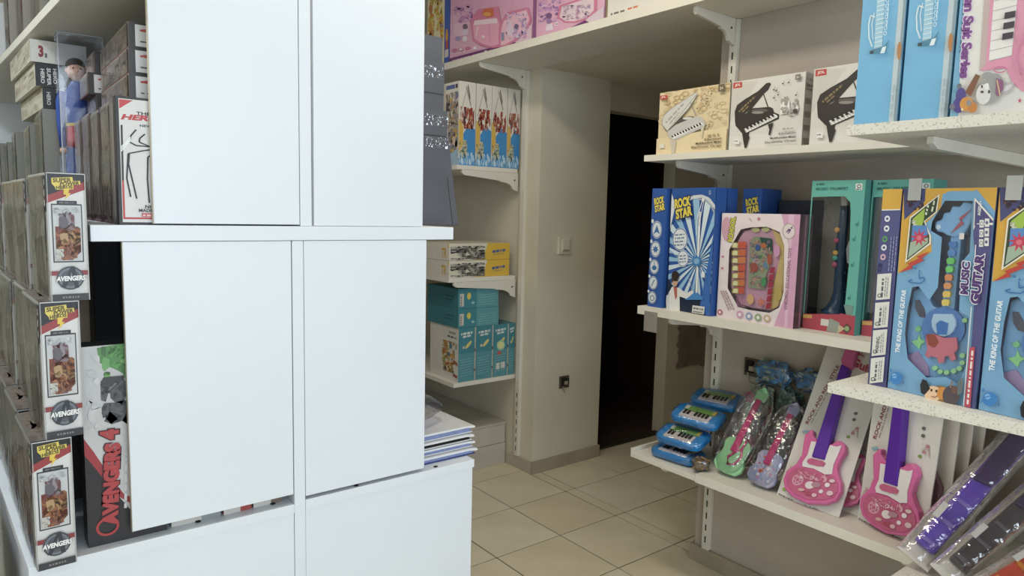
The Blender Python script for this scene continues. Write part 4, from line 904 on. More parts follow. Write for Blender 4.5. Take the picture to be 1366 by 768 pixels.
MINT = mat('glossy_mint_plastic', '9fd8a4', 0.15, 0.02, 5, spec=0.6); DPINK = mat('deep_pink_plastic', 'c83a78', 0.25, 0.02)
LILAC = mat('lilac_speckled_plastic', 'b9b4cc', 0.2, 0.15, 40, col2='8d9cc4')
bag_guitar('mint green toy guitar with a pink strap in a clear bag', (0.045, -1.138, 0.523), (-0.60, 0.10, FACE_A+0.03), MINT, DPINK, 'loop', 0.80, 2)
bag_guitar('lilac speckled toy guitar in a clear bag beside the mint green one', (0.045, -1.268, 0.523), (-0.60, 0.09, FACE_A), LILAC, DPINK, 'spots', 0.74, 5)
bag_guitar('deep pink toy guitar in a clear bag behind the mint green one', (0.195, -1.100, 0.523), (-0.18, 0.0, FACE_A), mat('dusky_pink_plastic', 'b84a7c', .25), mat('mint_dull', '8fb89a', .3), 'spots', 0.62, 8)

# ---- long purple toys on white cards leaning on the lowest deep shelf
def long_pack(label, base, tip, wid, cols, group='long purple packs leaning at bottom right'):
    base = Vector(base); tip = Vector(tip); ez = (tip-base); L = ez.length; ez.normalize()
    view = (Vector(M.translation)-base).normalized(); ex = ez.cross(view).normalized()*-1; ey = ez.cross(ex).normalized()
    if ey.dot(view) > 0: ey = -ey; ex = -ex
    r = thing('toy_pack', label, 'toy', base, (0, 0, 0), group)
    R = Matrix((ex, ey, ez)).transposed(); r.rotation_euler = R.to_euler()
    m = MB(); m.box((-wid/2, 0, 0), (wid/2, 0.005, L), ink('cfc8c2')); m.build('backing_card', r)
    c0, c1, c2 = cols
    m = MB(); m.box((-wid*.28, -0.026, 0.04), (wid*.34, -0.0005, L*.86), c0); b = m.build('toy_barrel', r, bevel=0.006)
    m = MB(); m.prism([(-wid*.22, L*.5), (wid*.3, L*.52), (wid*.3, L*.9), (wid*.05, L*.97), (-wid*.3, L*.9)][::-1], -0.038, -0.0265, c1, axis='y'); m.build('toy_handle', r, bevel=0.004)
    m = MB()
    for i in range(3): m.box((-wid*.2, -0.030, L*(.10+.13*i)), (wid*.25, -0.0262, L*(.12+.13*i)), c2)
    m.build('ribs', b)
    m = MB(); n = 26; vs = []; fs = []; rnd = random.Random(int(L*1000)+int(wid*1e4))
    prof = [(-.5, 0.0), (-.44, -.022), (-.30, -.040), (0, -.044), (.36, -.040), (.46, -.022), (.5, 0.0)]
    for i in range(n+1):
        for x, y in prof: vs.append((x*wid*1.02+rnd.uniform(-.002, .002), min(-0.0008, y+rnd.uniform(-.002, .002)), L*i/n))
    k = len(prof)
    for i in range(n):
        for j in range(k-1): fs.append((i*k+j, (i+1)*k+j, (i+1)*k+j+1, i*k+j+1))
    m.add(vs, fs, BAG); m.build('clear_shell', r, smooth=True)
    m = MB(); m.box((-wid*.38, -0.0455, L*.22), (-wid*.20, -0.0440, L*.31), ink('b8b2ac')); m.build('white_label', r)
    return r
VIO = mat('violet_toy_plastic', '5b3fae', 0.3, 0.05, 8); DVIO = mat('dark_violet_plastic', '3a2a58', 0.3, 0.1, 12); RED = mat('red_toy_plastic', 'c8402e', 0.3, 0.1, 9); ORA = mat('orange_toy_plastic', 'd98a2e', 0.35, 0.08)
GREYV = mat('smoky_grey_violet', '3e3844', 0.35, 0.15, 14)
long_pack('violet toy in a clear pack, topmost of the long leaning packs', (-0.115, -1.815, 0.545), (0.255, -1.955, 0.895), 0.085, (VIO, DVIO, ink('6a52b8')))
long_pack('dark grey and violet toy in a clear pack, second of the long leaning packs', (-0.145, -1.900, 0.545), (0.245, -2.065, 0.835), 0.075, (GREYV, DVIO, ink('4a4250')))
long_pack('red and orange toy in a clear pack, third of the long leaning packs', (-0.175, -1.985, 0.545), (0.230, -2.180, 0.765), 0.075, (RED, GREYV, ORA))
long_pack('smoky dark toy in a clear pack, fourth of the long leaning packs', (-0.205, -2.070, 0.545), (0.215, -2.290, 0.715), 0.08, (GREYV, RED, ink('5a2f34')))
long_pack('dark toy in a clear pack, lowest of the long leaning packs at the photo corner', (-0.235, -2.155, 0.545), (0.200, -2.395, 0.680), 0.08, (DVIO, GREYV, ink('4a4250')))
r = crumple('toy_bag', 'dark violet bagged toy on the floor under the lowest right shelf', 'toy', (0.13, -1.72, 0.0), (0.11, 0.10, 0.13), ['3a2f5c', '2a2438', '55487c'], 31, 'toys on the floor under the shelves')

# ================================================================== LOFT SHELF AND FAR SHELVES
zl = 2.186
cl = (570, 0, 4.267)
def px(q, c): return [(c[0]+x/c[2], c[1]+y/c[2]) for x, y in q]
def vanity_box(label, loc, w, q, art):
    h, d = 0.42, 0.12
    r = carton('play_set_box', label, 'toy box', loc, (w, d, h), 'd99ac0', FACE_A, 'pink play set boxes on the loft shelf')
    A = Art(w, h, px(q, cl), cl); A.full('e7a9c9'); art(A); A.on(r, 'front', (w, d, h)); return r
# first pink box: lower front corners at (132,326) and (585,205) of the enlarged view; the top is out of view
def art1(A):
    A.poly([(132, -200), (600, -420), (590, 0), (132, 10)], 'e2a0c4')
    for i in range(16): A.line([(140, 20+i*16), (300, -60+i*16)], 2, 'efc3da')
    A.blotch(150, -60, 240, 60, ['c77fb0', 'efc9de', '9c6aa8', 'd98ab8'], 26, 14, 2); A.poly([(150, 60), (225, 50), (222, 140), (150, 150)], 'edb8d2'); A.ell(205, 82, 13, 20, '7a5a78'); A.ell(205, 120, 14, 22, 'd9c2d8'); A.ell(172, 160, 14, 16, 'a98cc0'); A.ell(205, 165, 12, 20, 'e9d7e4')
    for x in (155, 185, 220): A.ell(x, 238-(x-155)*.12, 13, 12, 'cf6f92'); 
    A.ell(186, 234, 9, 8, 'f3dbe6'); A.ell(256, 230, 8, 12, 'f3e2ea'); A.words((160, 268), (290, 235), (160, 258), 'f3d4e2', 6, 3)
    A.poly([(470, 195), (520, 120), (600, 60), (600, 190), (500, 232)], 'e4bfd2')
    A.poly([(132, 290), (390, 222), (468, 190), (502, 230), (590, 200), (590, 216), (132, 335)], '6c2d6c'); A.words((148, 312), (232, 290), (148, 300), 'd9a6cf', 5, 4); A.words((245, 287), (300, 272), (245, 276), 'd9a6cf', 3, 5); A.rect(306, 254, 320, 268, 'ecd4e6')
    # bag-shaped pink play set, shut half and open half
    A.poly([(232, 60), (240, 20), (270, -40), (380, -60), (395, 40), (392, 235), (350, 240), (290, 220), (244, 175)], 'd9739c'); A.poly([(244, 70), (255, 40), (372, 20), (385, 60), (384, 215), (345, 226), (295, 205), (252, 165)], 'ec9fbe'); A.poly([(252, 42), (372, 25), (376, 60), (250, 72)], 'f2d3de'); A.line([(270, 80), (262, 150)], 8, 'f6c6d8'); A.line([(330, 70), (335, 200)], 4, 'e086aa'); A.ell(300, 155, 7, 9, 'f8dce6'); A.poly([(290, 0), (300, -40), (352, -50), (355, 10), (320, 22)], 'd8603c'); A.ell(318, -4, 22, 14, 'e89a50')
    A.poly([(385, 90), (400, 40), (430, -20), (560, -60), (585, 30), (565, 100), (500, 190), (430, 236), (388, 240)], 'd9739c'); A.poly([(398, 100), (412, 50), (440, 0), (550, -40), (570, 30), (552, 95), (490, 175), (424, 220), (398, 226)], 'efb6cd')
    A.blotch(425, -20, 555, 180, ['b58ac4', 'd8a9d0', '8f7fb0', 'f0d8e6', 'c98ab4'], 60, 12, 6); A.ell(490, 88, 14, 20, '6c5a80'); A.poly([(455, 60), (480, 120), (440, 170), (430, 90)], 'e3c8de'); A.rect(402, 130, 418, 190, '8a8cae')
    A.line([(400, 96), (395, 225)], 5, 'e48aae')
vanity_box('pink play set box with a bag-shaped toy, left one on the loft shelf', (0.062, 0.700, zl), 0.688, [(131, -215), (590, -560), (585, 205), (132, 326)], art1)
def art2(A):
    A.poly([(605, -400), (660, -400), (660, -40), (610, -20)], 'd79cc4')
    A.blotch(615, -200, 740, 70, ['a56fae', 'd9a6d0', '7f5f98', 'e9c4de'], 40, 14, 8); A.ell(672, 20, 16, 26, '7a4f86'); A.ell(672, 60, 14, 22, '9c70a8'); A.poly([(660, 85), (690, 80), (700, 130), (655, 138)], 'e8d8e8'); A.ell(716, 88, 9, 15, 'f4e6ee'); A.ell(716, 88, 4, 6, '5a2a5a')
    A.poly([(720, 40), (730, -60), (960, -160), (960, -10), (930, 40), (880, 72), (820, 86), (760, 80)], 'd9739c'); A.poly([(732, 34), (745, -50), (940, -130), (940, -10), (910, 30), (870, 58), (820, 74), (768, 68)], 'e7cdd8'); A.blotch(750, -60, 920, 60, ['b9a4bc', 'd7b6cc', '9c86a4', 'ead2de'], 60, 11, 9); A.line([(836, -60), (838, 72)], 5, 'd77fa4')
    A.poly([(888, 70), (960, 0), (1010, -40), (1006, 60), (926, 104)], 'dcc6d6'); A.poly([(606, 190), (760, 150), (886, 70), (928, 104), (606, 205)], '6c2d6c'); A.words((622, 190), (720, 160), (622, 178), 'd9a6cf', 6, 4); A.words((728, 160), (780, 144), (728, 150), 'd9a6cf', 3, 5); A.rect(788, 124, 802, 140, 'ecd4e6')
    A.poly([(585, -400), (605, -400), (606, 205), (585, 205)], '8a4a86')
vanity_box('pink play set box with white and mauve toy parts, right one on the loft shelf', (0.062, 0.006, zl), 0.448, [(590, -545), (1028, -900), (1006, 88), (590, 205)], art2)
r = carton('white_toy_box', 'white box at the right end of the loft shelf, mostly above the photo edge', 'toy box', (0.062, -0.452, zl), (0.45, 0.12, 0.36), 'e0dcd2', FACE_A)
A = Art(0.45, 0.36); A.full('e4e0d6'); A.words((6, 96), (24, 96), (6, 93), '6a6660', 3, 1); A.words((26, 95.5), (40, 95.5), (26, 92.5), 'd8764a', 3, 2); A.rect(0, 0, 2, 100, '8a7a4a'); A.on(r, 'front', (0.45, 0.12, 0.36))
r = carton('block_toy_box', 'blue edged yellow toy box standing at the left end of the loft shelf', 'toy box', (0.062, 0.935, zl), (0.228, 0.12, 0.40), '2f4fa8', FACE_A)
A = Art(0.228, 0.40); A.full('e9dcae'); A.rect(78, 0, 100, 100, '3556b4'); A.blotch(4, 3, 74, 98, ['e0a84a', 'd98a3a', 'b8b44a', 'e8d088', 'c8783a', '7aa0b8'], 60, 9, 3, 1.2); A.ell(90, 62, 6, 9, 'd8943a'); A.ell(91, 74, 5, 7, 'c8503a'); A.rect(82, 80, 98, 90, 'c8c4c0'); A.on(r, 'front', (0.228, 0.12, 0.40))

# ---- four blue and white boxes on the far shelf, side by side towards the wall
def action_box(label, x, wd):
    d, h = 0.24, 0.412
    r = carton('action_toy_box', label, 'toy box', (x, 0.445, 1.6425), (wd, d, h), 'd9d3c6', 0, 'blue and white boxes on the far shelf')
    A = Art(wd, h); A.full('ddd6c8')
    A.poly([(28, 62), (62, 50), (100, 56), (100, 100), (0, 100), (0, 92), (30, 84)], '2f86cf'); A.poly([(0, 92), (60, 84), (100, 96), (100, 100), (0, 100)], '4f9bd8')
    A.line([(40, 6), (72, 28)], 4, '8a8074'); A.line([(50, 4), (66, 20)], 6, '6f675e'); A.line([(8, 40), (40, 12)], 3, 'a89e90')
    A.blotch(8, 30, 92, 56, ['8c2f30', 'b84a3a', '5a2428', 'a03a34', 'd8b088', '3a2a34'], 46, 7, int(x*100)+40, 1.0)
    A.poly([(0, 44), (26, 54), (24, 76), (0, 84)], 'd8a83c'); A.blotch(2, 70, 50, 92, ['3c4a4c', 'd8cfae', '6a7a6a', '2c3438'], 22, 7, 6, 1.0); A.blotch(2, 84, 96, 99, ['dfe8ec', 'a8cfe8', 'c4dcea'], 14, 6, 9, 1.4)
    A.on(r, 'front', (wd, d, h))
    S = Art(d, h); S.full('ddd6c8'); S.rect(50, 3, 84, 8, '4a5f9c'); S.rect(86, 3, 94, 8, '2c2c34')
    S.blotch(50, 12, 98, 55, ['4a3f4c', 'd8a83c', '6a6a88', 'c8bfae', '34343c', 'b88a3a'], 60, 7, 4, 1.0); S.blotch(60, 55, 98, 85, ['9c5a4a', 'd8b44a', '4a6a98', 'd0b8a0', '5c4450'], 50, 7, 5, 1.0); S.poly([(50, 90), (100, 80), (100, 100), (50, 100)], '9cc0dc')
    S.poly([(0, 0), (48, 0), (48, 100), (0, 100)], 'c8bfae'); S.on(r, 'left', (wd, d, h), 'printed_side'); return r
for k, (a, b) in enumerate(((-0.043, 0.056), (0.061, 0.157), (0.160, 0.258), (0.262, 0.345))):
    action_box(('blue and white toy box at the far shelf edge, front in view', 'second blue and white toy box from the far shelf edge', 'third blue and white toy box from the far shelf edge', 'blue and white toy box nearest the wall on the far shelf')[k], a, b-a)
# ---- two flat yellow boxes
def flat_box(label, z, h=0.0865):
    w, d = 0.395, 0.26
    r = carton('flat_toy_box', label, 'toy box', (-0.088, 0.448, z), (w, d, h), 'd8cfb4', 0.03, 'flat yellow boxes on the far shelf')
    A = Art(w, h); A.full('d9d2bc'); A.poly([(62, 0), (100, 0), (100, 100), (42, 100), (58, 55)], 'e3b32c'); A.poly([(0, 0), (60, 0), (54, 30), (0, 40)], 'ddd6c2')
    A.blotch(2, 15, 58, 96, ['2c2a2a', '3a3836', 'b8b4aa', '55524e', '8a877f', '1f1e1e'], 70, 9, 4, 1.0)
    A.words((70, 62), (93, 52), (70, 40), '3f5f9c', 5, 2)
    A.words((72, 74), (90, 68), (72, 66), '8a8a6c', 4, 4); A.on(r, 'front', (w, d, h))
    S = Art(d, h); S.full('d9d2c2'); S.text('TR', (74, 84), (92, 84), (74, 28), 'd29a2c', 0.03); S.poly([(96, 10), (100, 0), (100, 30)], 'e3b32c'); S.on(r, 'left', (w, d, h), 'printed_side'); return r
flat_box('flat yellow and white toy box, lower of the two on the far shelf', 1.0725); flat_box('flat yellow and white toy box, upper of the two on the far shelf', 1.1605)
# ---- teal boxes
def teal_box(label, x, y, z, w, d, h, kind):
    r = carton('teal_toy_box', label, 'toy box', (x, y, z), (w, d, h), '2f7f8c', 0, 'teal boxes on the lowest far shelf')
    A = Art(w, h); A.full('2f7f8e')
    if kind == 'flat':
        A.rect(45, 0, 100, 100, '4f96a0'); A.poly([(4, 25), (14, 25), (14, 88), (4, 88)], 'c8c4b8'); A.words((9, 86), (9, 30), (5, 86), '6a6a62', 4, 3); A.ell(26, 38, 5, 18, 'd8c84a', 10); A.ell(36, 72, 4, 7, '8fc0c4', 8)
        for i in range(5): A.words((50, 40+i*12), (94, 36+i*12), (50, 35+i*12), '7fb4ba', 8, i)
    else:
        A.rect(0, 48, 100, 100, '468c98'); A.words((14, 14), (88, 12), (14, 8), 'cfd8d4', 4, 1); A.words((24, 19), (80, 17), (24, 14), 'cfd8d4', 3, 2)
        A.ell(58, 32, 20, 4, 'd8c86a', 10, -.3); A.ell(30, 36, 8, 3, 'b8b8a8', 8)
        if kind == 'round': A.ell(50, 40, 28, 10, '8fc0a4'); A.ell(50, 40, 22, 7, 'd8d88c'); A.ell(40, 55, 14, 4, 'b8483c'); A.rect(20, 74, 44, 86, 'd9d6cc'); A.rect(52, 73, 80, 85, 'd9d6cc')
        for i in range(7): A.words((10, 60+i*5), (84, 58+i*5), (10, 58.4+i*5), '86b6bc', 6, i)
        A.rect(94, 0, 100, 100, 'b9b4a6'); A.rect(94, 40, 100, 46, '6a3a34'); A.rect(94, 78, 100, 83, '6a3a34')
    A.on(r, 'front', (w, d, h))
    S = Art(d, h)
    if kind == 'flat': S.full('2b7480'); S.words((58, 46), (88, 46), (58, 34), '1d4c58', 3, 1); S.words((58, 64), (88, 64), (58, 54), '1d4c58', 3, 2)
    else:
        S.full('ddd8cc'); S.text("CHILDREN'S", (66, 13), (90, 14), (66, 8), '3c4a4c', .03); S.words((62, 21), (94, 22), (62, 16), '3c4a4c', 4, 2); S.blotch(45, 28, 88, 86, ['d8a83c', 'c8643a', '6a9a3c', 'b8483c', 'e0d08c', '8a6a4a', '4a7a9c'], 70, 6, 3, 1.0); S.rect(90, 30, 96, 40, 'a89e94'); S.poly([(86, 60), (98, 64), (98, 70), (86, 66)], 'a85a4a'); S.poly([(84, 86), (98, 88), (98, 93), (84, 91)], '9c4a3c'); S.ell(84, 50, 3, 3, 'b89a4a')
    S.on(r, 'left', (w, d, h), 'printed_side'); return r
for k, (a, b, kd) in enumerate(((-0.022, 0.084, 'std'), (0.089, 0.198, 'std'), (0.202, 0.302, 'round'), (0.306, 0.350, 'std'))):
    teal_box(('teal and white toy box at the lowest far shelf edge, front in view', 'teal toy box standing second from the outer end of the lowest far shelf', 'teal toy box with a round badge on the lowest far shelf', 'teal toy box standing against the wall on the lowest far shelf')[k], a, 0.447, 0.5235, b-a, 0.28, 0.285, kd)
teal_box('flat teal box, lower of the two lying on the standing teal boxes', -0.028, 0.449, 0.8095, 0.262, 0.30, 0.098, 'flat')
teal_box('flat teal box, upper of the two lying on the standing teal boxes', -0.026, 0.452, 0.9085, 0.258, 0.30, 0.105, 'flat')

# ================================================================== FOREGROUND UNIT: BOXES ON THE LEFT
def hero_art(w, h):
    A = Art(w, h, [(0, 0), (242, 0), (242, 795), (0, 795)])
    A.full('d9d8d6'); A.poly([(0, 0), (242, 0), (242, 55), (0, 150)], '1f1f24'); A.poly([(0, 142), (242, 48), (242, 98), (0, 188)], '9c2f30')
    A.poly([(36, 32), (165, 22), (168, 46), (212, 44), (214, 68), (170, 74), (168, 98), (60, 104), (56, 88), (36, 66)], 'e2c84a')
    A.text('SUPER', (44, 60), (158, 52), (44, 34), '4a3c1c', 0.04); A.text('POWER', (86, 80), (208, 70), (86, 56), '4a3c1c', 0.04); A.text('HEROS', (62, 102), (164, 94), (62, 80), '4a3c1c', 0.04)
    A.poly([(108, 96), (146, 92), (134, 122), (152, 122), (112, 166), (122, 132), (106, 132)], 'e8c23c')
    A.rect(62, 170, 186, 194, '26262a'); A.words((76, 188), (172, 188), (76, 176), '6a6a6e', 4, 2); A.rect(26, 190, 216, 554, '2b2b2f'); A.rect(33, 198, 209, 546, 'c4c6c8')
    # a picture panel of plain mixed colours
    A.blotch(45, 330, 200, 540, ['6a3a34', '8a4a38', '5a4038', 'a86a44', '4a3a3c', 'b08a5c', '7c5048'], 44, 46, 5, 1.2); A.blotch(70, 240, 165, 350, ['5c5660', '6a3f40', '8a8088', '48434c'], 22, 34, 8, 1.2); A.blotch(40, 210, 200, 250, ['d2d4d6', 'b4b6ba', '9a9aa4'], 10, 18, 9); A.blotch(40, 470, 90, 540, ['a8a8a4', 'c8c6c0', '77757a'], 10, 16, 3)
    A.rect(0, 606, 242, 634, '8a2c30'); A.ell(124, 652, 86, 74, '3a3c44'); A.ell(124, 652, 76, 65, '6a6f7c'); A.ell(124, 652, 62, 52, '4a4d58')
    A.poly([(128, 578), (152, 578), (176, 715), (148, 715), (142, 678), (108, 680), (90, 712), (62, 708)], '2a2c34'); A.poly([(132, 612), (138, 652), (116, 654)], '6a6f7c')
    A.text('AVENGERS', (34, 672), (216, 668), (38, 640), 'f0f0f0', 0.05, '2a2c34', 0.09)
    A.rect(0, 752, 242, 795, '2e2e34'); A.words((70, 780), (180, 780), (70, 764), '77777c', 4, 4); A.line([(0, 2), (242, 2)], 8, 'c8c8c8'); A.line([(238, 0), (238, 795)], 7, 'a8a8a8'); A.line([(4, 0), (4, 795)], 5, 'a8a8a8')
    return A
def hero_box(label, loc, yaw, d=0.235, h=0.262, w=0.064, group='narrow hero toy boxes stacked on the base shelf', seed=1):
    r = carton('hero_toy_box', label, 'toy box', loc, (w, d, h), '4a4744', yaw, group)
    hero_art(w, h).on(r, 'front', (w, d, h))
    S = Art(d, h); S.full('aeada8'); S.blotch(3, 4, 92, 97, ['bcbbb7', '989792', 'cccbc6', '7f7c78', 'aaa29c'], 40, 11, seed, 1.5); S.rect(94, 2, 99, 30, '2c2c30')
    for k in range(3): S.rect(95, 5+k*8, 98, 10+k*8, 'd8d6d2')
    S.rect(60, 68, 66, 84, 'd0cab8'); S.line([(1, 2), (93, 2)], 1.4, 'b8b4ac'); S.line([(92, 2), (92, 98)], 1.4, '4c4742'); S.poly([(30, 55), (70, 50), (80, 97), (40, 97)], '6f5a52'); S.on(r, 'left', (w, d, h), 'printed_side')
    P = Art(w, d); P.full('6b625c'); P.blotch(0, 0, 100, 100, ['5a4a46', '82766c', '48403e'], 16, 20, 4); P.on(r, 'top', (w, d, h), 'printed_top')
    m = MB(); m.face([(-0.0035, d-0.004, 0.004), (-0.0035, 0.012, 0.004), (-0.0035, 0.012, h-0.004), (-0.0035, d-0.004, h-0.004)], HAZY); m.build('clear_window', r)
    return r
yw = math.radians(3)
hero_box('narrow hero toy box, bottom of the front stack of three', (-1.927, -0.942, 0.6955), yw, h=0.258, w=0.066, seed=1)
hero_box('narrow hero toy box, middle of the front stack of three', (-1.903, -0.938, 0.9538), yw, h=0.268, w=0.065, seed=2)
hero_box('narrow hero toy box, topmost of the front stack of three', (-1.883, -0.938, 1.2222), yw, h=0.244, w=0.064, seed=3)
pl = ('second', 'third', 'fourth')
for c, y in enumerate((-0.69, -0.43, -0.17)):
    ox = -0.049*(y+0.94)
    for k, (dx, z, hh) in enumerate(((-1.924, 0.6955, 0.262), (-1.899, 0.9577, 0.262), (-1.888, 1.2199, 0.240))):
        hero_box('narrow clear-sided toy box, %s box of the %s stack from the front' % (('bottom', 'middle', 'top')[k], pl[c]), (dx+ox+0.004*((c+k) % 2), y, z), yw, d=0.24, h=hh, group='narrow hero toy boxes stacked on the base shelf', seed=10+c*3+k)

# ---- box with the black emblem, clear boxes behind it, on the middle shelf
zm = 1.3685
w, d, h = 0.15, 0.075, 0.258
r = carton('emblem_toy_box', 'white toy box with black spider emblem half behind the upper left end panel', 'toy box', (-1.757, -0.900, zm), (w, d, h), '2a2628', 0)
A = Art(w, h, [(0, 0), (300, 0), (300, 630), (0, 630)]); A.full('1f1c1e'); A.rect(12, 12, 290, 618, 'dcdad8'); A.poly([(14, 16), (64, 16), (14, 62)], 'c8343a')
A.text('THE S', (74, 84), (148, 84), (74, 68), '2a2628', .03); A.text('HERO', (18, 114), (158, 110), (28, 86), 'c42c30', .05); A.text('NEW C', (86, 142), (150, 142), (86, 130), '2a2628', .03)
A.line([(20, 140), (18, 412)], 7, '201c1e'); A.line([(18, 412), (18, 600)], 7, 'c42c30'); A.line([(14, 598), (290, 598)], 9, 'c42c30')
for P in ([(72, 158), (52, 190), (46, 220), (70, 236), (140, 238)], [(104, 176), (84, 200), (82, 218), (140, 246)], [(44, 512-20), (32, 400), (40, 278), (100, 258), (150, 246)], [(112, 520), (108, 400), (112, 290), (150, 256)], [(66, 500), (40, 330), (44, 280)]):
    A.line(P, 6, '1a1618')
for P in ([(228, 158), (248, 190), (254, 220), (230, 236), (160, 238)], [(196, 176), (216, 200), (218, 218), (160, 246)], [(256, 492), (268, 400), (260, 278), (200, 258), (150, 246)], [(188, 520), (192, 400), (188, 290), (150, 256)]): A.line(P, 8, '1a1618')
A.ell(150, 244, 16, 22, '1a1618'); A.ell(150, 290, 18, 34, '1a1618')
A.text('NO. 1', (96, 548), (150, 548), (96, 530), '2a2628', .03); A.text('MADE IN', (72, 566), (148, 566), (72, 550), '2a2628', .03); A.rect(82, 572, 220, 590, 'c8343a'); A.words((86, 588), (210, 588), (86, 576), 'eec8c8', 6, 3)
for k in range(3): A.line([(14, 250+k*10), (50, 196+k*8)], 4, 'f4f4f6')
A.on(r, 'front', (w, d, h))
S = Art(d, h); S.full('6a625c'); S.rect(66, 0, 100, 100, '2c2628'); S.rect(40, 5, 60, 96, '8a8078'); S.on(r, 'left', (w, d, h), 'printed_side')
def clear_box(label, loc, dims, seed, group='clear-sided boxes behind the emblem box', end=False, name='figure_box'):
    w, d, h = dims; r = carton(name, label, 'toy box', loc, dims, '4a3a36', 0, group)
    S = Art(d, h); S.full('a09086'); S.blotch(6, 4, 94, 96, ['8f7c72', 'ae9e94', 'bcaea4', '7c6862', 'a4928a'], 26, 14, seed, 2.2); S.line([(3, 3), (97, 3)], 2, 'b0a096'); S.line([(97, 3), (97, 97)], 3, '3c2c2c'); S.rect(0, 94, 100, 100, '6c3434')
    if not end: S.rect(70, 78, 84, 94, 'd6cfbc')
    S.on(r, 'left', dims, 'printed_side')
    F = Art(w, h)
    if end:
        F.full('2f2a2c'); F.rect(8, 8, 100, 92, 'dcd9d6'); F.poly([(14, 26), (30, 16), (36, 30), (20, 34)], 'c8504a'); F.words((14, 34), (60, 34), (14, 24), 'c0403c', 3, seed); F.words((24, 58), (80, 58), (24, 50), '3a3638', 4, seed+1); F.words((14, 76), (70, 76), (14, 68), '55504e', 4, seed+2)
    else: F.full('5a4a46')
    F.on(r, 'front', dims)
    m = MB(); m.face([(-0.003, d-0.003, 0.003), (-0.003, 0.003, 0.003), (-0.003, 0.003, h-0.003), (-0.003, d-0.003, h-0.003)], HAZY); m.build('clear_window', r)
    return r
for k in range(4): clear_box('dull brown clear-sided box standing %s behind the emblem box' % ('directly', 'second', 'third', 'fourth')[k], (-1.756-0.003*k, -0.822+0.128*k, zm), (0.15, 0.122, 0.254-0.004*(k % 2)), 20+k)
z0 = zm+0.2585
for k in range(3): clear_box('flat box with white end label, %s of the pile on the emblem box' % ('bottom', 'middle', 'top')[k], (-1.724+0.002*k, -0.862+0.006*k, z0+0.0535*k), (0.15, 0.370, 0.0525), 30+k, 'flat boxes piled on the emblem box', True, 'flat_figure_box')
for k in range(3): clear_box('flat clear-sided box, %s of the second pile behind the emblem box' % ('bottom', 'middle', 'top')[k], (-1.732-(0.016 if k == 1 else 0), -0.472+0.004*k, z0+0.0535*k), (0.15, 0.155, 0.0525), 40+k, 'flat boxes piled on the emblem box', True, 'flat_figure_box')

# ---- tall clear box with a toy figure
w, d, h = 0.103, 0.083, 0.484
r = carton('figure_display_box', 'tall clear plastic box with a toy figure in blue and red', 'toy box', (-1.794, -0.306, zm), (w, d, 0.004), '3a3a40', 0, bname='base_card')
m = MB(); m.box((0, 0, 0.0045), (w, d, h), film('stiff_clear_box', (0.92, 0.93, 0.96), 0.09, 0.05, 0.06, 14), skip=('bottom',)); m.build('clear_case', r)
m = MB()
for a, b in (((0, 0), (0, h)), ((w, 0), (w, h))): m.box((a[0]-0.0012, -0.0012, 0.004), (a[0]+0.0012, 0.0012, h), mat('plastic_edge', 'b8bcc4', .2))
m.box((0, -0.0012, h-0.0015), (w, 0.0012, h+0.001), mat('plastic_edge', 'b8bcc4', .2)); m.box((-0.0012, 0, h-0.0015), (0.0012, d, h+0.001), mat('plastic_edge', 'b8bcc4', .2)); m.build('edges', r)
BLU = mat('toy_cloth_blue', '2f4f9c', .5, .08, 12); REDM = mat('toy_cloth_red', 'b8343c', .5, .08, 12); SKIN = mat('toy_skin', 'd8a890', .45)
cx, cy = w/2-0.008, d/2+0.004
f0 = MB()
for s in (-1, 1):
    f0.tube([(cx+s*0.016, cy-0.008, 0.006), (cx+s*0.016, cy, 0.02), (cx+s*0.017, cy, 0.09), (cx+s*0.015, cy, 0.16), (cx+s*0.013, cy, 0.215)], [0.014, 0.013, 0.015, 0.017, 0.020], BLU, 10)
    f0.tube([(cx+s*0.030, cy, 0.335), (cx+s*0.038, cy, 0.31), (cx+s*0.040, cy-0.004, 0.25), (cx+s*0.038, cy-0.014, 0.19)], [0.013, 0.012, 0.010, 0.008], BLU, 8); f0.ball((cx+s*0.038, cy-0.016, 0.18), 0.009, SKIN, 8, 6)
f0.tube([(cx, cy, 0.195), (cx, cy, 0.225), (cx, cy, 0.27), (cx, cy, 0.32), (cx, cy, 0.350), (cx, cy, 0.368)], [0.026, 0.030, 0.027, 0.035, 0.022, 0.011], BLU, 12)
fg = f0.build('toy_figure', r, smooth=True)
m = MB(); m.ball((cx, cy-0.002, 0.395), (0.022, 0.023, 0.028), SKIN, 14, 10); m.ball((cx, cy-0.024, 0.392), (0.004, 0.005, 0.005), SKIN, 8, 6)
for s in (-1, 1): m.ball((cx+s*0.008, cy-0.022, 0.399), (0.003, 0.002, 0.002), SLOT, 6, 4); m.ball((cx+s*0.0225, cy, 0.394), (0.003, 0.005, 0.006), SKIN, 6, 5)
m.build('head', fg, smooth=True)
m = MB(); m.ball((cx, cy+0.003, 0.408), (0.024, 0.025, 0.022), mat('toy_hair', '2a2220', .5), 14, 8); m.build('hair', fg, smooth=True)
m = MB(); m.tube([(cx, cy, 0.19), (cx, cy, 0.21), (cx, cy, 0.245)], [0.034, 0.033, 0.029], REDM, 12); m.build('red_shorts', fg, smooth=True)
m = MB(); m.tube([(cx, cy, 0.246), (cx, cy, 0.254)], [0.030, 0.030], mat('toy_belt_yellow', 'd8b84a', .4), 12); m.build('belt', fg)
m = MB()
for s in (-1, 1): m.tube([(cx+s*0.016, cy-0.01, 0.0055), (cx+s*0.016, cy-0.002, 0.03), (cx+s*0.0165, cy, 0.075)], [0.016, 0.0155, 0.0165], REDM, 10)
m.build('red_boots', fg, smooth=True)

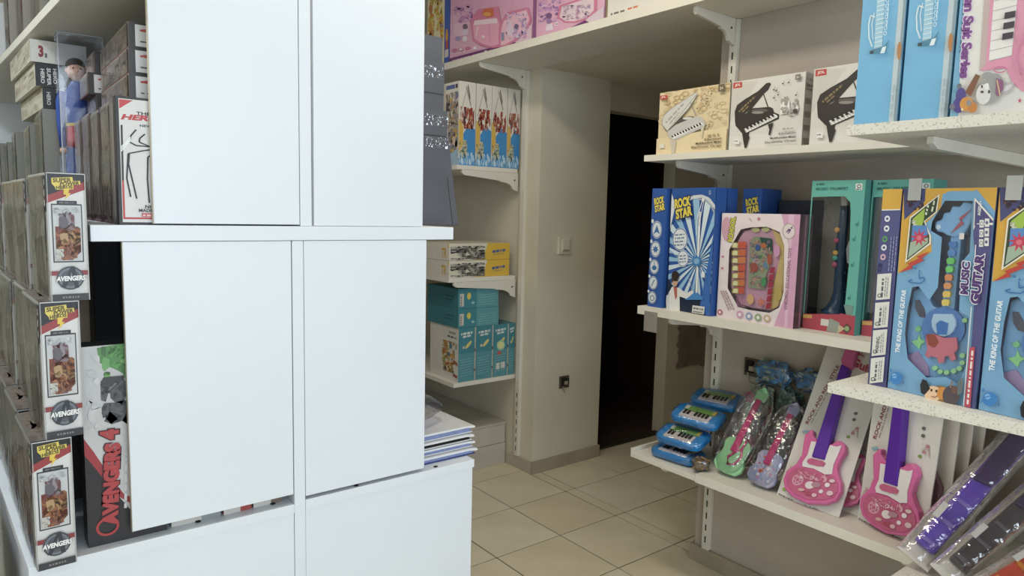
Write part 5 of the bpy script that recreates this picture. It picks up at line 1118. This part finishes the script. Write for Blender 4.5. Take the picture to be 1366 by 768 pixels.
# ---- boxes further back on the middle shelf
def plain_box(name, label, loc, dims, side, seed, group, front=None, yaw=0.0):
    r = carton(name, label, 'toy box', loc, dims, side, yaw, group); w, d, h = dims
    S = Art(d, h); S.full(side); c = lin(side); S.blotch(3, 5, 97, 95, front or ['8f897e', 'a39d90', '777067'], 24, 12, seed, 2.0); S.line([(1, 3), (99, 3)], 2, 'd0c8b8'); S.on(r, 'left', dims, 'printed_side')
    return r
ends = ((-1.848, 1.7830, 0.058, 'd8d4cc'), (-1.839, 1.7200, 0.060, '222226'), (-1.825, 1.6630, 0.054, '222226'))
for k, (x, z, hh, c) in enumerate(ends):
    dims = (0.13, 0.45, hh)
    r = plain_box('flat_toy_box', ('flat box with a red 3 on its white end, left of the figure', 'flat box with white lettering on its black end, middle of its pile', 'flat box with black end, bottom of the pile left of the figure')[k], (x, -0.215, z), dims, 'c9c2b0', 50+k, 'flat boxes piled left of the figure', ['c2bba8', 'b0a996', 'cac3b0'], math.radians(3))
    F = Art(0.13, hh, [(0, 0), (200, 0), (200, 60), (0, 60)]); F.full(c)
    if k == 0: F.text('3', (28, 46), (46, 46), (28, 14), '8a2c34', .06); F.rect(50, 34, 58, 46, '5a5a60')
    elif k == 1: F.text('SUPER', (40, 10), (40, 56), (54, 10), 'dcdad6', .03); F.text('HERO', (18, 14), (18, 52), (32, 14), 'dcdad6', .03); F.text('HERO', (62, 10), (62, 50), (74, 10), 'dcdad6', .03)
    else: F.text('HERO', (14, 12), (14, 50), (28, 12), 'c8c6c2', .03)
    F.on(r, 'front', dims)
for k in range(5):
    y = -0.215+0.25*k; ox = -0.055*(y+0.215); hh = (0.293, 0.27, 0.28, 0.26, 0.27)[k]
    r = plain_box('window_toy_box', 'tall clear-fronted toy box, %s in the row left of the figure' % ('nearest', 'second', 'third', 'fourth', 'farthest')[k], (-1.828+ox, y+(0.20 if k > 1 else 0), zm), (0.11, 0.235, hh), '7a7870', 60+k, 'tall toy boxes in a row left of the figure', ['8a8880', '6a7c74', '9a968a', '5c5a56', '84807a'])
    m = MB(); m.face([(-0.003, 0.232, 0.003), (-0.003, 0.003, 0.003), (-0.003, 0.003, hh-0.003), (-0.003, 0.232, hh-0.003)], HAZY); m.build('clear_window', r)
# ---- top shelf of the unit
zt = 1.8785
for k in range(4):
    y = -0.55+0.27*k; ox = -0.073*(y+0.66)
    r = plain_box('window_toy_box', 'clear-fronted box with dark red marks, %s along the top shelf' % ('nearest', 'second', 'third', 'farthest')[k], (-1.800+ox, y, zt), (0.14, 0.255, 0.30-0.03*k), '8a837a', 70+k, 'boxes along the top shelf of the unit', ['958e86', '7c756c', '6a3a42', '6f2c38', 'a09a92'])
    m = MB(); hh = 0.30-0.03*k; m.face([(-0.003, 0.252, 0.003), (-0.003, 0.003, 0.003), (-0.003, 0.003, hh-0.003), (-0.003, 0.252, hh-0.003)], HAZY); m.build('clear_window', r)
# ---- tall box on the base shelf, and what shows under the lower end panel
w, d, h = 0.15, 0.06, 0.425
zb = 0.6955
r = carton('tall_hero_toy_box', 'tall white and black box with red upright lettering beside the lower left panel', 'toy box', (-1.835, -0.895, zb), (w, d, h), '242226', 0)
A = Art(w, h, [(0, 0), (360, 0), (360, 960), (0, 960)]); A.full('c9c8c8'); A.poly([(0, 480), (60, 560), (130, 720), (220, 860), (360, 900), (360, 960), (0, 960)], '242226'); A.poly([(0, 430), (40, 500), (110, 640), (170, 740), (360, 820), (360, 870), (210, 800), (120, 720), (50, 590), (0, 510)], 'a82c32')
# plain green and grey colour patches
A.poly([(70, 10), (150, 0), (360, 0), (360, 190), (230, 180), (150, 120), (80, 80)], '4f8a48'); A.blotch(90, 5, 350, 180, ['3c6a3a', '6aa85c', '2f4f30', '7fb86c'], 30, 26, 3, 1.4); A.blotch(80, 150, 350, 400, ['3a383c', '66656a', '2a282c', '88878c'], 30, 44, 4, 1.3); A.blotch(20, 40, 80, 400, ['d4d2d2', 'c0bfc0'], 10, 26, 5)
A.text('AVENGERS', (132, 872), (132+26, 470), (60, 868), 'b83438', .07, '3a0f14', .13); A.text('4', (150, 452), (152, 402), (66, 450), 'b83438', .07, '3a0f14', .13)
A.ring(86, 872, 46, 40, 12, 'b83438', 18); A.words((176, 800), (190, 500), (158, 798), 'd8d4d4', 6, 3)
A.on(r, 'front', (w, d, h))
S = Art(d, h); S.full('2c2a2c'); S.on(r, 'left', (w, d, h), 'printed_side')
for k, (x0, x1, c, hh) in enumerate(((-1.675, -1.57, '8a8f90', 0.30), (-1.563, -1.50, 'a83a34', 0.34), (-1.495, -1.425, '6a5a4c', 0.26))):
    r = carton('toy_box', ('grey', 'red', 'brown')[k]+' toy box just showing under the lower left end panel', 'toy box', (x0, -0.890, zb), (x1-x0, 0.20, hh), c, 0)
    F = Art(x1-x0, hh); F.full(c); F.rect(0, 92, 60, 100, 'c8c4bc'); F.on(r, 'front', (x1-x0, 0.2, hh))
r = carton('dark_toy_box', 'dark box deep on the base shelf in the gap left of the lower end panel', 'toy box', (-1.83, -0.60, zb), (0.14, 0.20, 0.34), '4a4440', 0)
S = Art(0.14, 0.34); S.full('2a2626'); S.blotch(5, 5, 95, 95, ['3a3432', '1f1c1c', '4a4444'], 20, 16, 2); S.on(r, 'front', (0.14, 0.2, 0.34))
# ---- boxes low beside the unit
r = carton('large_toy_box', 'large blue and brown toy box low in the left corner below the base shelf', 'toy box', (-2.27, -0.62, 0), (0.27, 0.45, 0.70), '3f3630', yw)
A = Art(0.27, 0.70); A.full('6a4c34'); A.rect(0, 14, 100, 40, '2f4fae'); A.blotch(40, 0, 100, 13, ['8a5a3a', '5a3a2c', 'b88a5c', '3a2a24'], 26, 8, 3); A.rect(0, 9, 100, 13, '2a2438'); A.text('S', (88, 30), (97, 30), (88, 19), 'c8343a', .05, 'e8e0e0', .1); A.blotch(0, 45, 100, 98, ['8a6a4a', '3a4a7c', '5a3a3c', '9a8a6c'], 30, 12, 5); A.on(r, 'front', (0.27, 0.45, 0.70))
P = Art(0.27, 0.45); P.full('7a5a40'); P.blotch(0, 0, 100, 100, ['8a6a4a', '5a3a30', '9a7a50'], 20, 14, 6); P.on(r, 'top', (0.27, 0.45, 0.70), 'printed_top')
# ---- shelf on the back wall seen past the unit's left side
r = thing('wall_shelf', 'shelf on the back wall at far left carrying boxes with yellow hexagons', 'shelf', (-3.0, 1.82, 1.40))
for z in (0.5, 1.0, 1.405, 1.70, 1.96, 2.28):
    m = MB(); m.box((-3.0, 1.82, z-0.02), (-1.55, 2.198, z), LAMW); rel(m, r).build('shelf_board', r)
m = MB(); m.box((-3.02, 1.82, 0), (-3.001, 2.198, 2.4), LAMW); m.box((-1.549, 1.82, 0), (-1.53, 2.198, 2.4), LAMW); rel(m, r).build('side_panel', r)
for i, z in enumerate((1.4055, 1.7005, 1.9605)):
    for j in range(3):
        w, d, h = 0.20, 0.18, (0.26, 0.22, 0.24)[i]; x = -1.985-0.22*j
        rr = carton('hexagon_toy_box', '%s box with a yellow hexagon in the %s row on the back wall shelf' % (('nearest', 'second', 'third')[j], ('lowest', 'middle', 'upper')[i]), 'toy box', (x, 1.84, z), (w, d, h), 'd8d2b8', 0, 'hexagon boxes on the back wall shelf')
        A = Art(w, h); A.full('ddd6c0'); A.rect(0, 12, 90, 30, '7ab08a'); A.poly([(30, 45), (70, 45), (90, 67), (70, 90), (30, 90), (10, 67)], 'd9a83c'); A.poly([(36, 52), (64, 52), (78, 67), (64, 83), (36, 83), (22, 67)], 'e6c060'); A.on(rr, 'front', (w, d, h))

# ================================================================== RIGHT SIDE OF THE UNIT
TAPE = film('shiny_tape', (0.85, 0.86, 0.92), 0.35, 0.12, 0.6, 50)
def grey_box(label, loc, dims, tilt=0.0, tape=True, lean=0.0):
    r = carton('grey_carton', label, 'box', loc, dims, GREYC, 0, 'dark grey cartons on the middle shelf', bname='carton_body'); w, d, h = dims
    r.rotation_euler = (0, lean, tilt)
    m = MB(); m.box((w-0.0005, 0.002, h*.5-0.0006), (w+0.0004, d-0.002, h*.5+0.0006), SLOT); m.build('flap_seam', r)
    if tape:
        rnd = random.Random(int(h*1000)); m = MB(); P = []
        for i in range(9):
            P.append((w+0.0015+rnd.uniform(0, .004), -0.001+0.01*i, h-0.012)); 
        for a, b in zip(P, P[1:]): m.face([a, b, (b[0]-0.002, b[1], h-0.045), (a[0]-0.002, a[1], h-0.045)], TAPE)
        m.face([(w*0.7, -0.001, h-0.012), (w+0.001, -0.0015, h-0.012), (w+0.002, -0.001, h-0.045), (w*0.7, -0.001, h-0.045)], TAPE); m.build('tape', r)
    return r
r = thing('grey_carton', 'large dark grey carton with a sloping side, bottom of the grey pile', 'box', (-1.14, -0.74, 1.3685), group='dark grey cartons on the middle shelf')
m = MB(); m.prism([(0, 0), (0.318, 0), (0.278, 0.262), (0, 0.262)][::-1], 0, 0.30, GREYC, axis='y'); m.build('carton_body', r, bevel=0.002)
m = MB(); m.prism([(0.296, 0.0), (0.2975, 0.0), (0.276, 0.14), (0.2745, 0.14)][::-1], -0.0006, 0.0002, SLOT, axis='y'); m.build('seam', r)
m = MB(); m.face([(0.20, -0.001, 0.258), (0.279, -0.002, 0.258), (0.284, -0.003, 0.225), (0.20, -0.001, 0.228)], TAPE); m.face([(0.279, -0.002, 0.258), (0.280, 0.06, 0.259), (0.286, 0.07, 0.222), (0.284, -0.003, 0.225)], TAPE); m.build('tape', r)
grey_box('dark grey carton with shiny tape, second from the bottom of the grey pile', (-1.14, -0.742, 1.631), (0.272, 0.28, 0.072))
grey_box('dark grey carton, third from the bottom of the grey pile', (-1.14, -0.735, 1.7035), (0.262, 0.28, 0.048), tape=False)
grey_box('dark grey carton with tape, second from the top of the grey pile', (-1.14, -0.738, 1.752), (0.261, 0.28, 0.088))
grey_box('small dark grey carton on top of the grey pile', (-1.14, -0.735, 1.8405), (0.256, 0.27, 0.072), tape=False)
# ---- padded folders piled on the base shelf at right
PAPER = mat('white_folder_board', 'e4e5e8', 0.4, 0.02); BLUEP = mat('pale_blue_pages', '8f9cc8', 0.6, 0.2, 40, stretch=(1, 1, 20)); NAVYF = mat('navy_folder', '3c4684', 0.5, 0.1)
zr = 0.6995
for k in range(4):
    hh = 0.0185 if k < 3 else 0.022; z = zr+0.0205*k
    r = thing('padded_folder', ('navy edged folder at the bottom of the folder pile', 'white folder with pale blue pages, second from the bottom of its pile', 'white folder with black pages, third of its pile', 'white folder on top of the pile under the clear bag')[k], 'folder', (-1.30, -0.885+0.004*(k % 2), z), (0, 0, 0.008*(k-1)), 'white folders piled on the right base shelf')
    W = 0.462-0.004*(k % 3)
    m = MB(); m.box((0, 0.004, 0.0), (W-0.008, 0.32, 0.003), NAVYF if k == 0 else PAPER); m.build('lower_cover', r, bevel=0.001)
    m = MB(); m.box((0.002, 0.007, 0.003), (W-0.014, 0.317, hh-0.0055), SLOT if k == 2 else BLUEP); m.build('pages', r)
    m = MB(); P = [(0, hh-0.0055), (W-0.03, hh-0.0055), (W-0.006, hh-0.009), (W, hh-0.0065), (W-0.004, hh-0.002), (W-0.03, hh), (0, hh)]; m.prism(P[::-1], 0, 0.325, PAPER, axis='y'); m.build('upper_cover', r, bevel=0.001)
r = thing('bagged_purple_cushion', 'purple item in a loose clear bag lying on the white folders', 'bag', (-1.10, -0.86, zr+0.0855))
bag_mesh((-0.02, 0.12, 0.038), (0.175, 0.10, 0.038), 4, mat('dull_purple_cloth', 'a29ee4', .6, .15, 8), 20, 12, 0.9, 0.05).build('purple_contents', r, smooth=True)
bag_mesh((0.0, 0.12, 0.044), (0.205, 0.115, 0.044), 6, BAG, 26, 14, 0.95, 0.07).build('clear_bag', r, smooth=True)
# ---- price slips hanging from the middle right shelf
r = thing('price_slip', 'grey paper slip hanging under the left end of the middle right shelf', 'tag', (-0.0262, -0.80, 0.985)); m = MB(); m.box((-0.0008, -0.062, 0), (0, 0, 0.075), ink('8a8078')); m.build('paper', r)
